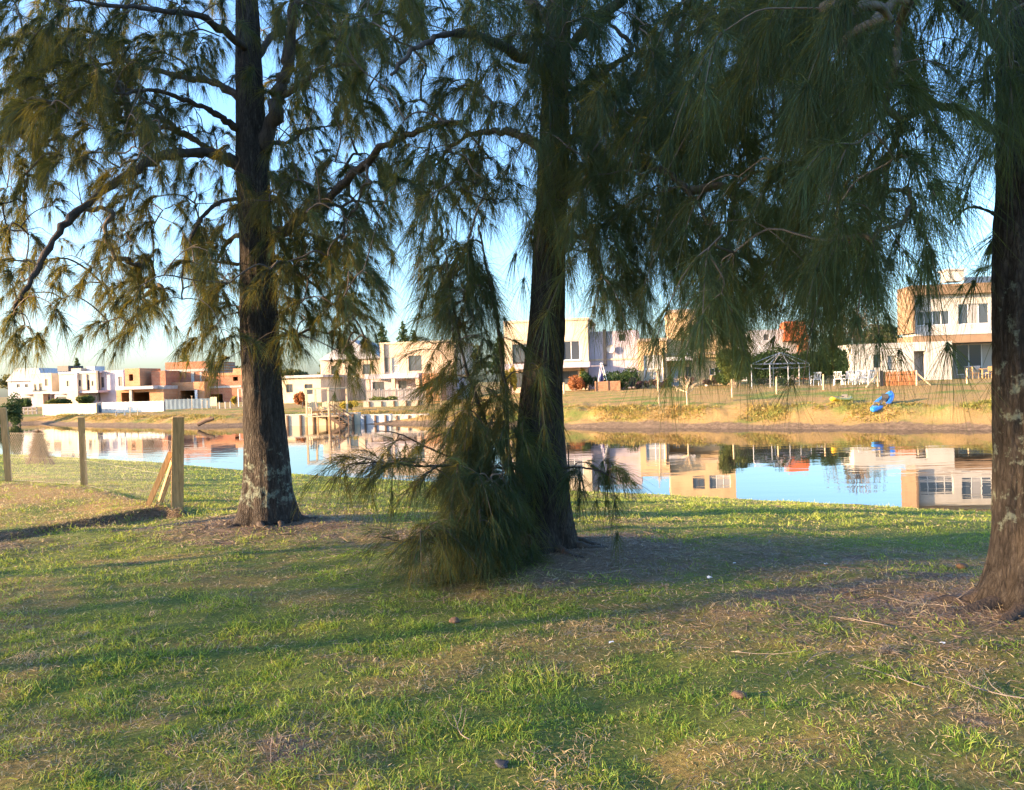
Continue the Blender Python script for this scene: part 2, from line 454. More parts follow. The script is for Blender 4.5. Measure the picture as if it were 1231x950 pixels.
# ground masks: red = wet mud / bare earth, green = dry straw, blue = litter
bare, dry, lit = near_masks(xf, yf)
mud = np.where(FARM, 1 - sstep(0.35, 0.95, DS + (fbm(xf, yf, 81) - 0.5) * 0.9), 0)
mud = np.where(FARM & (xf < -4), 1 - sstep(0.5, 1.0, DS + (fbm(xf, yf, 81) - 0.5) * 0.5), mud)
mud = np.where(INS | (~FARM & (DS < 0.12)), 1, mud)
step_face = np.clip(np.exp(-((TS + 0.06) / 0.13) ** 2), 0, 1) * ((yf > 4) & (xf < 0) & (yf < 14))
mud = np.maximum(mud, step_face * 0.8)
farn = fbm(xf * 0.5, yf * 0.9, 91, 4)
dryv = np.where(FARM, np.clip(0.66 + (farn - 0.5) * 2.4, 0, 1), dry * 0.5)
dryv = np.where(TW > 0.5, np.clip(0.62 + (fbm(xf * 1.3, yf * 1.3, 93) - 0.5) * 1.6, 0, 1), dryv)
dryv = np.where(~FARM & ~INS & (DS < 7) & (TW < .5), dryv * 0.55, dryv)
litv = np.where(FARM | (TW > 0.5), 0, bare)

gm, nt, b = new_mat('ground_soil_and_turf'); L = nt.links.new
att = N(nt, 'ShaderNodeAttribute', attribute_name='mask'); sp = N(nt, 'ShaderNodeSeparateColor'); L(att.outputs['Color'], sp.inputs[0])
tc = N(nt, 'ShaderNodeTexCoord')
def noise(sc, det=6, ro=0.65, st=None):
    n = N(nt, 'ShaderNodeTexNoise'); n.inputs['Scale'].default_value = sc; n.inputs['Detail'].default_value = det; n.inputs['Roughness'].default_value = ro
    L(tc.outputs['Object'], n.inputs['Vector']); return n.outputs[0]
def ramp(fac, *stops):
    r = N(nt, 'ShaderNodeValToRGB'); e = r.color_ramp.elements
    while len(e) < len(stops): e.new(0.5)
    for k, (p, c) in enumerate(stops): e[k].position = p; e[k].color = rgb(c)
    L(fac, r.inputs[0]); return r.outputs[0]
def mixc(f, a, c, bl='MIX'):
    x = N(nt, 'ShaderNodeMix', data_type='RGBA', blend_type=bl)
    if isinstance(f, float): x.inputs[0].default_value = f
    else: L(f, x.inputs[0])
    L(a, x.inputs[6]); L(c, x.inputs[7]); return x.outputs[2]
def contrast(mask, nz, w=0.5):
    a = N(nt, 'ShaderNodeMath', operation='MULTIPLY_ADD'); L(nz, a.inputs[0]); a.inputs[1].default_value = w; L(mask, a.inputs[2])
    r = N(nt, 'ShaderNodeMapRange'); r.inputs[1].default_value = 0.5 * w + 0.22; r.inputs[2].default_value = 0.5 * w + 0.62; L(a.outputs[0], r.inputs[0]); return r.outputs[0]
fine = noise(34, 8, 0.75); mid_ = noise(7, 6); grain = noise(120, 4, 0.7)
green = ramp(fine, (0.30, (0.06, 0.072, 0.020)), (0.52, (0.145, 0.18, 0.040)), (0.72, (0.26, 0.27, 0.08)))
straw = ramp(fine, (0.28, (0.12, 0.085, 0.038)), (0.5, (0.31, 0.20, 0.078)), (0.72, (0.45, 0.33, 0.15)))
soil = ramp(grain, (0.30, (0.085, 0.060, 0.044)), (0.52, (0.195, 0.142, 0.10)), (0.75, (0.35, 0.265, 0.19)))
earth = ramp(noise(5, 8, 0.7), (0.30, (0.075, 0.050, 0.036)), (0.52, (0.15, 0.108, 0.070)), (0.75, (0.27, 0.19, 0.135)))
c = mixc(contrast(sp.outputs[1], mid_, 0.7), green, straw)
c = mixc(contrast(sp.outputs[2], mid_, 0.8), c, soil)
c = mixc(contrast(sp.outputs[0], mid_, 0.4), c, earth)
L(c, b.inputs['Base Color']); b.inputs['Roughness'].default_value = 0.95; b.inputs['Specular IOR Level'].default_value = 0.12
bp = N(nt, 'ShaderNodeBump'); bp.inputs['Strength'].default_value = 0.8; bp.inputs['Distance'].default_value = 0.05
ad = N(nt, 'ShaderNodeMath', operation='ADD'); L(fine, ad.inputs[0]); L(mid_, ad.inputs[1])
L(ad.outputs[0], bp.inputs['Height']); L(bp.outputs[0], b.inputs['Normal'])
ground = quad_mesh('ground', GV, GQ, gm, smooth=True)
ca = ground.data.attributes.new('mask', 'FLOAT_COLOR', 'POINT')
ca.data.foreach_set('color', np.stack([mud, dryv, litv, np.ones_like(mud)], 1).astype(np.float32).ravel())
tag(ground, kind='structure')

wm, nt, b = new_mat('pond_water'); L = nt.links.new
b.inputs['Base Color'].default_value = (0.030, 0.026, 0.018, 1); b.inputs['Roughness'].default_value = 0.015; b.inputs['IOR'].default_value = 1.38
b.inputs['Specular IOR Level'].default_value = 0.9
tc = N(nt, 'ShaderNodeTexCoord')
mp = N(nt, 'ShaderNodeMapping'); mp.inputs['Scale'].default_value = (0.35, 1.2, 1); mp.inputs['Rotation'].default_value = (0, 0, R(12)); L(tc.outputs['Object'], mp.inputs[0])
n1 = N(nt, 'ShaderNodeTexNoise'); n1.inputs['Scale'].default_value = 1.3; n1.inputs['Detail'].default_value = 3; L(mp.outputs[0], n1.inputs['Vector'])
n2 = N(nt, 'ShaderNodeTexNoise'); n2.inputs['Scale'].default_value = 0.12; n2.inputs['Detail'].default_value = 2; L(tc.outputs['Object'], n2.inputs['Vector'])
rm = N(nt, 'ShaderNodeMapRange'); rm.inputs[1].default_value = 0.42; rm.inputs[2].default_value = 0.66; rm.inputs[3].default_value = 0.25; L(n2.outputs[0], rm.inputs[0])
mu = N(nt, 'ShaderNodeMath', operation='MULTIPLY'); L(n1.outputs[0], mu.inputs[0]); L(rm.outputs[0], mu.inputs[1])
bp = N(nt, 'ShaderNodeBump'); bp.inputs['Strength'].default_value = 0.12; bp.inputs['Distance'].default_value = 0.06
L(mu.outputs[0], bp.inputs['Height']); L(bp.outputs[0], b.inputs['Normal'])
w = MB(); w.add([(p[0], p[1], 0) for p in [(90, -30), (90, 60), (-130, 110), (-130, 30), (-20, 14), (10, 8)]], [(0, 1, 2, 3, 4, 5)])
water = w.build('water', wm); tag(water, kind='structure')

# ------------------------------------------------------------------ the three casuarina trees
def bark_mat(name, lichen=0.0, lz0=0.2, lz1=1.0):
    m, nt, b = new_mat(name); L = nt.links.new
    tc = N(nt, 'ShaderNodeTexCoord')
    mp = N(nt, 'ShaderNodeMapping'); mp.inputs['Scale'].default_value = (1, 1, 0.22); L(tc.outputs['Object'], mp.inputs[0])
    n1 = N(nt, 'ShaderNodeTexNoise'); n1.inputs['Scale'].default_value = 22; n1.inputs['Detail'].default_value = 9; n1.inputs['Roughness'].default_value = 0.75
    L(mp.outputs[0], n1.inputs['Vector'])
    vo = N(nt, 'ShaderNodeTexVoronoi'); vo.feature = 'DISTANCE_TO_EDGE'; vo.inputs['Scale'].default_value = 34; vo.inputs['Randomness'].default_value = 1.0; vo.inputs['Detail'].default_value = 2.0
    mp2 = N(nt, 'ShaderNodeMapping'); mp2.inputs['Scale'].default_value = (1, 1, 0.3); L(tc.outputs['Object'], mp2.inputs[0]); L(mp2.outputs[0], vo.inputs['Vector'])
    r = N(nt, 'ShaderNodeValToRGB'); e = r.color_ramp.elements; e.new(0.5)
    for k, (p, c) in enumerate([(0.28, (0.018, 0.015, 0.013)), (0.5, (0.056, 0.046, 0.039)), (0.74, (0.13, 0.11, 0.094))]): e[k].position = p; e[k].color = rgb(c)
    L(n1.outputs[0], r.inputs[0])
    cr_ = N(nt, 'ShaderNodeMapRange'); cr_.inputs[1].default_value = 0.0; cr_.inputs[2].default_value = 0.16; cr_.inputs[3].default_value = 0.62; cr_.inputs[4].default_value = 1.0; L(vo.outputs['Distance'], cr_.inputs[0])
    mx = N(nt, 'ShaderNodeMix', data_type='RGBA', blend_type='MULTIPLY'); mx.inputs[0].default_value = 1; L(r.outputs[0], mx.inputs[6]); L(cr_.outputs[0], mx.inputs[7])
    col = mx.outputs[2]
    if lichen:
        sx = N(nt, 'ShaderNodeSeparateXYZ'); L(tc.outputs['Object'], sx.inputs[0])
        n2 = N(nt, 'ShaderNodeTexNoise'); n2.inputs['Scale'].default_value = 9; n2.inputs['Detail'].default_value = 8; n2.inputs['Roughness'].default_value = 0.7
        L(tc.outputs['Object'], n2.inputs['Vector'])
        hb = N(nt, 'ShaderNodeValToRGB'); ee = hb.color_ramp.elements; ee.new(0.5); ee.new(0.6)
        for k, (p, v) in enumerate([(lz0 / 3, 0), (lz0 / 3 + 0.05, 1), (lz1 / 3 - 0.04, 1), (lz1 / 3 + 0.12, 0.32)]): ee[k].position = p; ee[k].color = (v, v, v, 1)
        dv = N(nt, 'ShaderNodeMath', operation='DIVIDE'); L(sx.outputs[2], dv.inputs[0]); dv.inputs[1].default_value = 3; L(dv.outputs[0], hb.inputs[0])
        m1 = N(nt, 'ShaderNodeMath', operation='MULTIPLY_ADD'); L(hb.outputs[0], m1.inputs[0]); m1.inputs[1].default_value = 0.22 * lichen; L(n2.outputs[0], m1.inputs[2])
        th = N(nt, 'ShaderNodeMapRange'); th.inputs[1].default_value = 0.715; th.inputs[2].default_value = 0.80; L(m1.outputs[0], th.inputs[0])
        m2 = N(nt, 'ShaderNodeMix', data_type='RGBA'); L(th.outputs[0], m2.inputs[0]); L(col, m2.inputs[6]); m2.inputs[7].default_value = (0.16, 0.18, 0.145, 1)
        col = m2.outputs[2]
    L(col, b.inputs['Base Color']); b.inputs['Roughness'].default_value = 0.92; b.inputs['Specular IOR Level'].default_value = 0.15
    bp = N(nt, 'ShaderNodeBump'); bp.inputs['Strength'].default_value = 0.9; bp.inputs['Distance'].default_value = 0.03
    ad = N(nt, 'ShaderNodeMath', operation='ADD'); L(n1.outputs[0], ad.inputs[0]); L(cr_.outputs[0], ad.inputs[1])
    L(ad.outputs[0], bp.inputs['Height']); L(bp.outputs[0], b.inputs['Normal'])
    return m

M['bark_lichen'] = bark_mat('bark_with_lichen_patches', 1.0, 0.15, 0.85)
M['bark_plain'] = bark_mat('bark_dark')
M['bark_flecked'] = bark_mat('bark_with_lichen_flecks', 0.72, 0.35, 2.2)
M['limb_bark'] = surf('limb_bark', (0.055, 0.041, 0.032), var=0.5, scale=14, bump=0.6, bscale=50, stretch=(1, 1, 0.4))

def catmull(pts, n):
    pts = [np.array(p, float) for p in pts]
    P = [2 * pts[0] - pts[1]] + pts + [2 * pts[-1] - pts[-2]]
    out = []
    for i in range(1, len(P) - 2):
        for k in range(n):
            t = k / n
            out.append(0.5 * ((2 * P[i]) + (-P[i - 1] + P[i + 1]) * t + (2 * P[i - 1] - 5 * P[i] + 4 * P[i + 1] - P[i + 2]) * t * t + (-P[i - 1] + 3 * P[i] - 3 * P[i + 1] + P[i + 2]) * t ** 3))
    out.append(P[-2]); return np.array(out)

def trunk_mesh(path, rad, base, mat, parent, nseg=84, flare=0.5, ph=0.0):
    """path: world points bottom->top; vertical ridges and root flare in the mesh itself."""
    c = catmull(path, 26); rr = np.interp(np.linspace(0, 1, len(c)), np.linspace(0, 1, len(rad)), rad)
    n = len(c); th = np.linspace(0, 2 * np.pi, nseg, endpoint=False)
    h = c[:, 2] - c[0, 2]
    V = np.empty((n, nseg, 3))
    for i in range(n):
        lobes = 0.5 * np.cos(5 * th + ph) + 0.35 * np.cos(3 * th + 1.7 * ph + 1) + 0.2 * np.cos(8 * th)
        fl = flare * math.exp(-h[i] / 0.21) * (0.8 + 0.65 * lobes) + 0.16 * math.exp(-h[i] / 0.6) * (1 + 0.5 * lobes)
        ridge = (fbm(np.cos(th) * 5 + 9 + ph, np.sin(th) * 5 + h[i] * 0.9, 101, 3) - 0.5) * 0.13 + (fbm(np.cos(th) * 17 + ph, np.sin(th) * 17 + h[i] * 5, 103, 3) - 0.5) * 0.10
        lump = (fbm(np.cos(th) * 1.2 + 3 * ph, np.sin(th) * 1.2 + h[i] * 1.4, 105, 2) - 0.5) * 0.16
        r = rr[i] * (1 + fl + ridge + lump)
        V[i, :, 0] = c[i, 0] + r * np.cos(th); V[i, :, 1] = c[i, 1] + r * np.sin(th); V[i, :, 2] = c[i, 2]
    a = (np.arange(n - 1)[:, None] * nseg + np.arange(nseg)[None]); b_ = (np.arange(n - 1)[:, None] * nseg + (np.arange(nseg)[None] + 1) % nseg)
    q = np.stack([a.ravel(), b_.ravel(), (b_ + nseg).ravel(), (a + nseg).ravel()], 1)
    return quad_mesh('trunk', V.reshape(-1, 3) - np.array(base), q, mat, parent, smooth=True), c

def limb_world(pts, D0):
    """pts: (px, py, metres nearer(-)/farther(+)) -> world points"""
    return [np.array(at(x, y, D0 + d)) for x, y, d in pts]

def unit(v): return v / (np.linalg.norm(v, axis=-1, keepdims=True) + 1e-9)

class Tree:
    def __init__(s, base, D, label, bark):
        s.base = np.array(base); s.D = D
        s.root = empty('casuarina_tree', base, 0, label, 'tree', 'casuarinas on the near bank')
        s.bark = bark; s.nodes = []; s.hubs = []; s.tw = MB()
        s.NP = []; s.ND = []; s.NL = []; s.NW = []; s.NG = []; s.NT = []
    def trunk(s, path, rad, **k):
        o, s.axis = trunk_mesh(path, rad, s.base, s.bark, s.root, **k)
        for p in s.axis[::4]:
            if p[2] > s.base[2] + 2.2: s.nodes.append(p)
    def roots(s, angles, r0, ln):
        for a in angles:
            pts = []; rad = []; bend = RNG.normal(0, .35)
            for i in range(9):
                f = i / 8; aa = a + bend * f * f; rr = .10 + ln * f; x, y = s.base[0] + rr * math.cos(aa), s.base[1] + rr * math.sin(aa)
                pts.append((x - s.base[0], y - s.base[1], zg(x, y) - s.base[2] + r0 * (.75 * (1 - f) ** 1.5 - .45 * f) + .012 * math.sin(i * 2.2 + a))); rad.append(r0 * (1 - .72 * f) * (1 + .15 * RNG.normal()))
            mb = MB(); mb.tube(pts, rad, 8); mb.build('root', 'limb_bark', s.root, smooth=True)
    def limb(s, pts, r0, r1, name='limb'):
        c = catmull(pts, 8)
        c[1:-1] += RNG.normal(size=(len(c) - 2, 3)) * r0 * 0.18
        mb = MB(); mb.tube(c - s.base, list(np.linspace(r0, r1, len(c)) * (1 + 0.12 * RNG.normal(size=len(c)))), n=9)
        mb.build(name, 'limb_bark', s.root, smooth=True)
        s.nodes += [p for p in c[2::2]]
    def grow(s):
        """join every hub (end of a branchlet cluster) to the nearest wood, nearest first"""
        nodes = np.array(s.nodes); hubs = np.array(s.hubs)
        todo = np.ones(len(hubs), bool); parent = []
        best = np.full(len(hubs), 1e9); bi = np.zeros(len(hubs), int)
        def upd(new, off):
            for k, p in enumerate(new):
                d = np.linalg.norm(hubs - p, axis=1) + 0.6 * np.maximum(0, p[2] - hubs[:, 2])
                m = d < best
                best[m] = d[m]; bi[m] = off + k
        upd(nodes, 0)
        pts = list(nodes); par = {}; cnt = {}; segs = []
        while todo.any():
            i = np.argmin(np.where(todo, best, 1e9)); todo[i] = False
            a = pts[bi[i]]; h = hubs[i]; L_ = np.linalg.norm(h - a)
            m1 = a * 0.62 + h * 0.38 + np.array([0, 0, 0.13 * L_]) + RNG.normal(size=3) * 0.06 * L_
            m2 = a * 0.28 + h * 0.72 + np.array([0, 0, 0.10 * L_]) + RNG.normal(size=3) * 0.05 * L_
            off = len(pts); pts += [m1, m2, h]
            par[off + 2] = bi[i]; par[off + 1] = bi[i]; par[off] = bi[i]
            segs.append((bi[i], off))
            upd([m1, m2, h], off)
        own = {}
        for a, off in segs: own[off] = own[off + 1] = own[off + 2] = off
        w = {off: 1.0 for _, off in segs}
        for a, off in reversed(segs):
            if a in own: w[own[a]] += w[off]
        for a, off in segs:
            r = 0.0032 * math.sqrt(w[off]) + 0.0022
            c = catmull([pts[a], pts[off], pts[off + 1], pts[off + 2]], 3)
            s.tw.tube(c - s.base, list(np.linspace(r * 1.15, max(0.0028, r * 0.7), len(c))), n=5, cap=False)
        s.hub_dir = {}
        s.hdirs = np.array([unit(pts[o + 2] - pts[o + 1]) for _, o in segs])
        s.hpos = np.array([pts[o + 2] for _, o in segs])
    def foliage(s, P, d, nn, Ln, W, tufts=5, drop=1.0, tint0=None, sprd=(0.42, 0.75), hang=(0.35, 0.85)):
        """one hanging spray at P pointing along d: a twig with tufts of long soft needles"""
        o = unit(d * np.array([1, 1, 0.6]) + RNG.normal(size=3) * 0.45)
        Lt = Ln * RNG.uniform(0.8, 1.7)
        bend = np.array([0, 0, -1.0]) * RNG.uniform(*hang) * drop
        ts = np.linspace(0, 1, 6)
        tw = P + np.outer(ts, o) * Lt + np.outer(ts ** 2, bend) * Lt
        s.tw.tube(tw - s.base, list(np.linspace(0.0045, 0.0018, 6)), n=4, cap=False)
        per = max(4, int(nn / tufts)); tt = RNG.normal(0.33, 0.26) if tint0 is None else tint0
        for k in range(tufts):
            t = (k + RNG.uniform(0.2, 1)) / tufts
            p = P + o * Lt * t + bend * Lt * t * t
            tan = unit(o + 2 * t * bend)
            spread = RNG.uniform(*sprd)
            dd = unit(tan[None] + RNG.normal(size=(per, 3)) * spread)
            s.NP.append(p[None] - tan[None] * RNG.uniform(0, 0.12, per)[:, None] * Lt * 0.6 + RNG.normal(size=(per, 3)) * 0.008)
            s.ND.append(dd); s.NL.append(Ln * RNG.uniform(0.55, 1.25, per))
            s.NW.append(np.full(per, W) * RNG.uniform(0.7, 1.2, per))
            s.NG.append(RNG.uniform(0.25, 0.75, per) * drop)
            s.NT.append(np.clip(tt + RNG.normal(0, 0.16, per) + 0.08 * RNG.normal(), 0, 1))
    def finish(s):
        s.tw.tube(s.axis[10::6] - s.base, .01, n=5)
        br = s.tw.build('branchwork', 'twig', s.root, smooth=True)
        P = np.concatenate(s.NP); D_ = np.concatenate(s.ND); L_ = np.concatenate(s.NL); W_ = np.concatenate(s.NW); G = np.concatenate(s.NG); T = np.concatenate(s.NT)
        keep = np.linalg.norm(P - np.array([0, 0, EYE]), axis=1) > 2.4
        P, D_, L_, W_, G, T = P[keep], D_[keep], L_[keep], W_[keep], G[keep], T[keep]
        gz = zg_np(P[:, 0], P[:, 1]) + 0.02
        V, q = strips(P, D_, L_, W_, G, seg=3, tip=0.25, zmin=gz, curl=.13)
        quad_mesh('crown', V - s.base, q, 'needle', s.root, tint=np.repeat(T, 8))
        pass

GRID = ["3474464348678567947899999999748", "5676453257878467837896999999848", "7887763145864577588885995999567", "8888641353854784789995985999556", "7746843135534587458999885899813", "6743663363547866799999969999335", "6415643376655784599999955999334", "6225446376731773599999926998112", "6436637277621874599689188996101", "6436727276720852159769807863001", "4314636174710641111058006400000", "2000103030400440000000000000000"]

# left tree
TL = Tree(T_LEFT, T_LEFT.y, 'tall casuarina with grey lichen on its trunk base, nearest the wooden post fence', 'bark_lichen')
DL = T_LEFT.y
TL.trunk([np.array(T_LEFT) - [0, 0, 0.12]] + limb_world([(321, 560, 0), (318, 500, 0), (312, 400, 0), (308, 300, 0), (303, 200, 0), (300, 120, 0.05), (298, 30, 0.1), (294, -70, 0.1), (292, -250, 0.1), (294, -430, 0.2)], DL),
         [0.30, 0.27, 0.252, 0.235, 0.21, 0.195, 0.165, 0.15, 0.125, 0.09, 0.03], flare=0.72, ph=0.4)
TL.roots([-2.4, -1.7, -.9, -.1, 3.3, 2.2], .075, .62)
LW = lambda pts: limb_world(pts, DL)
TL.limb(LW([(303, 212, 0), (262, 187, -.2), (200, 188, -.6), (130, 225, -1.1), (75, 275, -1.5), (38, 335, -1.8), (18, 372, -2)]), 0.075, 0.02)
TL.limb(LW([(299, 214, 0), (250, 179, .4), (211, 157, .8), (160, 150, 1.3), (100, 130, 1.8)]), 0.055, 0.015)
TL.limb(LW([(296, 162, 0), (265, 141, -.3), (238, 126, -.6), (190, 110, -1.0), (140, 112, -1.5)]), 0.05, 0.013)
TL.limb(LW([(294, 122, 0), (255, 98, .2), (215, 92, .5), (150, 75, 1.0), (80, 80, 1.4)]), 0.055, 0.012)
TL.limb(LW([(314, 182, 0), (333, 128, -.1), (347, 72, -.2), (357, -20, -.4), (372, -140, -.5), (380, -300, -.6)]), 0.105, 0.03)
TL.limb(LW([(338, 118, -.1), (368, 97, -.4), (400, 80, -.9), (440, 76, -1.4)]), 0.04, 0.012)
TL.limb(LW([(318, 292, 0), (350, 270, -.2), (385, 245, -.5), (425, 208, -.8), (470, 172, -1.1), (522, 150, -1.3), (560, 148, -1.5)]), 0.075, 0.022)
TL.limb(LW([(300, 238, 0), (266, 243, -.15), (240, 266, -.3), (222, 312, -.5), (219, 360, -.6)]), 0.03, 0.01)
TL.limb(LW([(300, 320, 0), (272, 316, .1), (247, 313, .25)]), 0.028, 0.012)
TL.limb(LW([(314, 168, 0), (345, 172, .5), (372, 156, 1.0), (410, 150, 1.5)]), 0.035, 0.01)
TL.limb(LW([(316, 320, 0), (350, 325, .7), (385, 350, 1.3), (400, 390, 1.6)]), 0.035, 0.01)
TL.limb(LW([(300, 280, 0), (275, 290, .8), (255, 330, 1.4), (250, 370, 1.7)]), 0.035, 0.01)
TL.limb(LW([(300, 90, 0), (330, 40, 1.0), (380, 0, 1.8), (420, -60, 2.4)]), 0.05, 0.012)
TL.limb(LW([(298, 60, 0), (240, 20, -.8), (170, 10, -1.8), (90, 0, -2.6)]), 0.05, 0.012)
TL.limb(LW([(296, 0, 0), (250, -60, 1), (180, -90, 2)]), 0.05, 0.012)

# middle tree
TM = Tree(T_MID, T_MID.y, 'casuarina in the middle with low green shoots hiding the foot of its trunk', 'bark_plain')
DM = T_MID.y
TM.trunk([np.array(T_MID) - [0, 0, 0.12]] + limb_world([(652, 600, 0), (651, 480, 0), (658, 370, 0), (661, 280, 0), (666, 190, 0), (668, 110, 0), (672, 20, 0), (676, -80, 0), (676, -300, 0), (672, -520, 0)], DM),
         [0.30, 0.255, 0.205, 0.165, 0.155, 0.15, 0.13, 0.125, 0.115, 0.08, 0.03], flare=0.6, ph=2.1)
TM.roots([-1.2, -.5, .1, -2.2, 3.0], .075, .6)
MW = lambda pts: limb_world(pts, DM)
TM.limb(MW([(662, 186, 0), (628, 165, .2), (605, 159, .5), (560, 165, 1.0), (520, 200, 1.4)]), 0.055, 0.012)
TM.limb(MW([(672, 120, 0), (712, 95, .2), (759, 60, .4), (735, 30, .6), (712, -10, .8)]), 0.04, 0.012)
TM.limb(MW([(672, 70, 0), (720, 20, -.4), (790, -20, -.9), (860, -10, -1.4), (910, 40, -1.8)]), 0.06, 0.012)
TM.limb(MW([(668, 240, 0), (715, 215, -.5), (770, 200, -1.0), (820, 220, -1.5), (850, 270, -1.8)]), 0.05, 0.012)
TM.limb(MW([(668, 180, 0), (740, 140, .6), (820, 130, 1.2), (890, 160, 1.7), (930, 220, 2.0)]), 0.055, 0.012)
TM.limb(MW([(664, 90, 0), (610, 60, -.6), (560, 40, -1.2), (510, 50, -1.7), (470, 90, -2.0)]), 0.055, 0.012)
TM.limb(MW([(668, 30, 0), (600, -30, .6), (540, -60, 1.2), (480, -50, 1.8)]), 0.055, 0.012)
TM.limb(MW([(660, 290, 0), (700, 285, -.6), (720, 310, -1.0), (725, 350, -1.2)]), 0.03, 0.01)
TM.limb(MW([(630, 650, -.15), (610, 560, -.25), (581, 500, -.35), (560, 440, -.4), (545, 370, -.4), (535, 300, -.3)]), 0.024, 0.008)
TM.limb(MW([(632, 655, -.2), (614, 560, -.35), (606, 460, -.4), (598, 390, -.35), (585, 320, -.2), (575, 270, 0)]), 0.026, 0.008)
TM.limb(MW([(640, 595, -.2), (600, 578, -.5), (555, 562, -.8), (505, 560, -1.0), (460, 556, -1.2), (420, 558, -1.3)]), 0.020, 0.005)
TM.limb(MW([(625, 565, -.2), (580, 560, -.3), (530, 545, -.4), (480, 522, -.5), (452, 518, -.5)]), 0.014, 0.004)
TM.limb(MW([(635, 640, -.25), (590, 632, -.8), (543, 637, -1.1), (500, 652, -1.3), (455, 645, -1.4)]), 0.018, 0.005)
TM.limb(MW([(662, 565, -.2), (690, 562, -.4), (720, 566, -.6), (748, 580, -.7)]), 0.014, 0.004)
TM.limb(MW([(683, 540, -.25), (684, 590, -.33), (678, 640, -.4), (670, 690, -.5)]), 0.006, 0.004)

# right tree
TR = Tree((T_RIGHT.x, T_RIGHT.y, zg(T_RIGHT.x, T_RIGHT.y)), T_RIGHT.y, 'casuarina cut off by the right edge of the photo, its bark flecked with lichen', 'bark_flecked')
DR = T_RIGHT.y
TR.trunk([TR.base - [0, 0, 0.10]] + limb_world([(1246, 660, 0), (1244, 560, 0), (1242, 440, 0), (1240, 320, 0), (1240, 200, 0), (1238, 90, 0), (1238, -60, 0), (1236, -300, 0), (1232, -700, 0), (1230, -1000, .2)], DR),
         [0.30, 0.262, 0.236, 0.235, 0.228, 0.215, 0.195, 0.18, 0.15, 0.09, 0.04], flare=0.42, ph=3.3)
TR.roots([-2.9, -2.3, -1.7, -1.0, 2.9], .08, .7)
RW = lambda pts: limb_world(pts, DR)
TR.limb(RW([(1226, 90, 0), (1170, 20, -.2), (1100, -30, -.5), (1040, -30, -.8), (990, 10, -1.0)]), 0.05, 0.012)
TR.limb(RW([(1230, 0, 0), (1160, -80, .4), (1060, -120, .8), (960, -90, 1.2), (900, -20, 1.5)]), 0.06, 0.012)
TR.limb(RW([(1224, 180, 0), (1170, 140, .3), (1110, 130, .5), (1060, 170, .6), (1030, 230, .6)]), 0.038, 0.01)
TR.limb(RW([(1226, 280, 0), (1190, 255, .2), (1165, 250, .4), (1140, 270, .5)]), 0.016, 0.006)
TR.limb(RW([(1230, -60, 0), (1180, -160, -.7), (1120, -220, -1.3)]), 0.05, 0.012)
TR.limb(RW([(1250, -20, 0), (1320, -90, .2), (1420, -90, .4)]), 0.05, 0.012)

def cell_trees(c, r):
    x = c * 40 + 20
    if x < 400: return [(TL, 1.0)]
    if x < 480: return [(TL, 0.6), (TM, 0.4)] if r < 4 else [(TL, 1.0)]
    if x < 560: return [(TM, 0.75), (TL, 0.25)] if r < 7 else [(TM, 1.0)]
    if x < 860: return [(TM, 1.0)]
    if x < 960: return [(TM, 0.75), (TR, 0.25)]
    if x < 1000: return [(TM, 0.35), (TR, 0.65)]
    return [(TR, 1.0)]

STY = {id(TL): dict(Ln=0.20, W=0.0046, hub=230, tufts=6, sp=1.25, spray=2), id(TM): dict(Ln=0.28, W=0.0043, hub=240, tufts=6, sp=0.85, spray=2), id(TR): dict(Ln=0.28, W=0.0037, hub=250, tufts=6, sp=0.55, spray=2)}
HUBS = {id(TL): [], id(TM): [], id(TR): []}
for r, row in enumerate(GRID):
    for c, ch in enumerate(row):
        d = int(ch)
        if d == 0: continue
        cov = d / 9.5
        layers = -math.log(1 - cov) * (0.7 if d < 4 else 1.0 if (d < 7 and c < 16) else 0.8 if d < 7 else 1.3) * 2.7
        for t, share in cell_trees(c, r):
            st = STY[id(t)]
            k = FPX / t.D
            apx = st['Ln'] * k * st['W'] * k * 0.62
            need = layers * 1600 / apx * share * ((1.75 if c < 6 else 2.2) if t is TL else 1.0)
            nh = need / st['hub']; nh = int(nh) + (RNG.random() < nh % 1)
            if t is not TL: nh = int(round(nh * min(1.8, max(.2, .2 + 3.4 * (float(fbm(c * .52 + 3, r * .40 + 1, 141, 2)) - .26)))))
            for _ in range(nh):
                px = c * 40 + RNG.uniform(0, 40); py = r * 40 + RNG.uniform(-22, 26) - (18 if t is TL else 38 if t is TM else 66)
                dep = RNG.normal(.45 if t is TL else 0, st['sp'])
                # keep the spray within the crown's own radius
                ax = at(px, py, t.D).x - t.base[0]
                lim = math.sqrt(max(0.3, 4.4 ** 2 - ax * ax)); dep = max(-lim, min(lim, dep))
                HUBS[id(t)].append((px, py, t.D + dep, st['hub'], st['Ln'], st['W']))
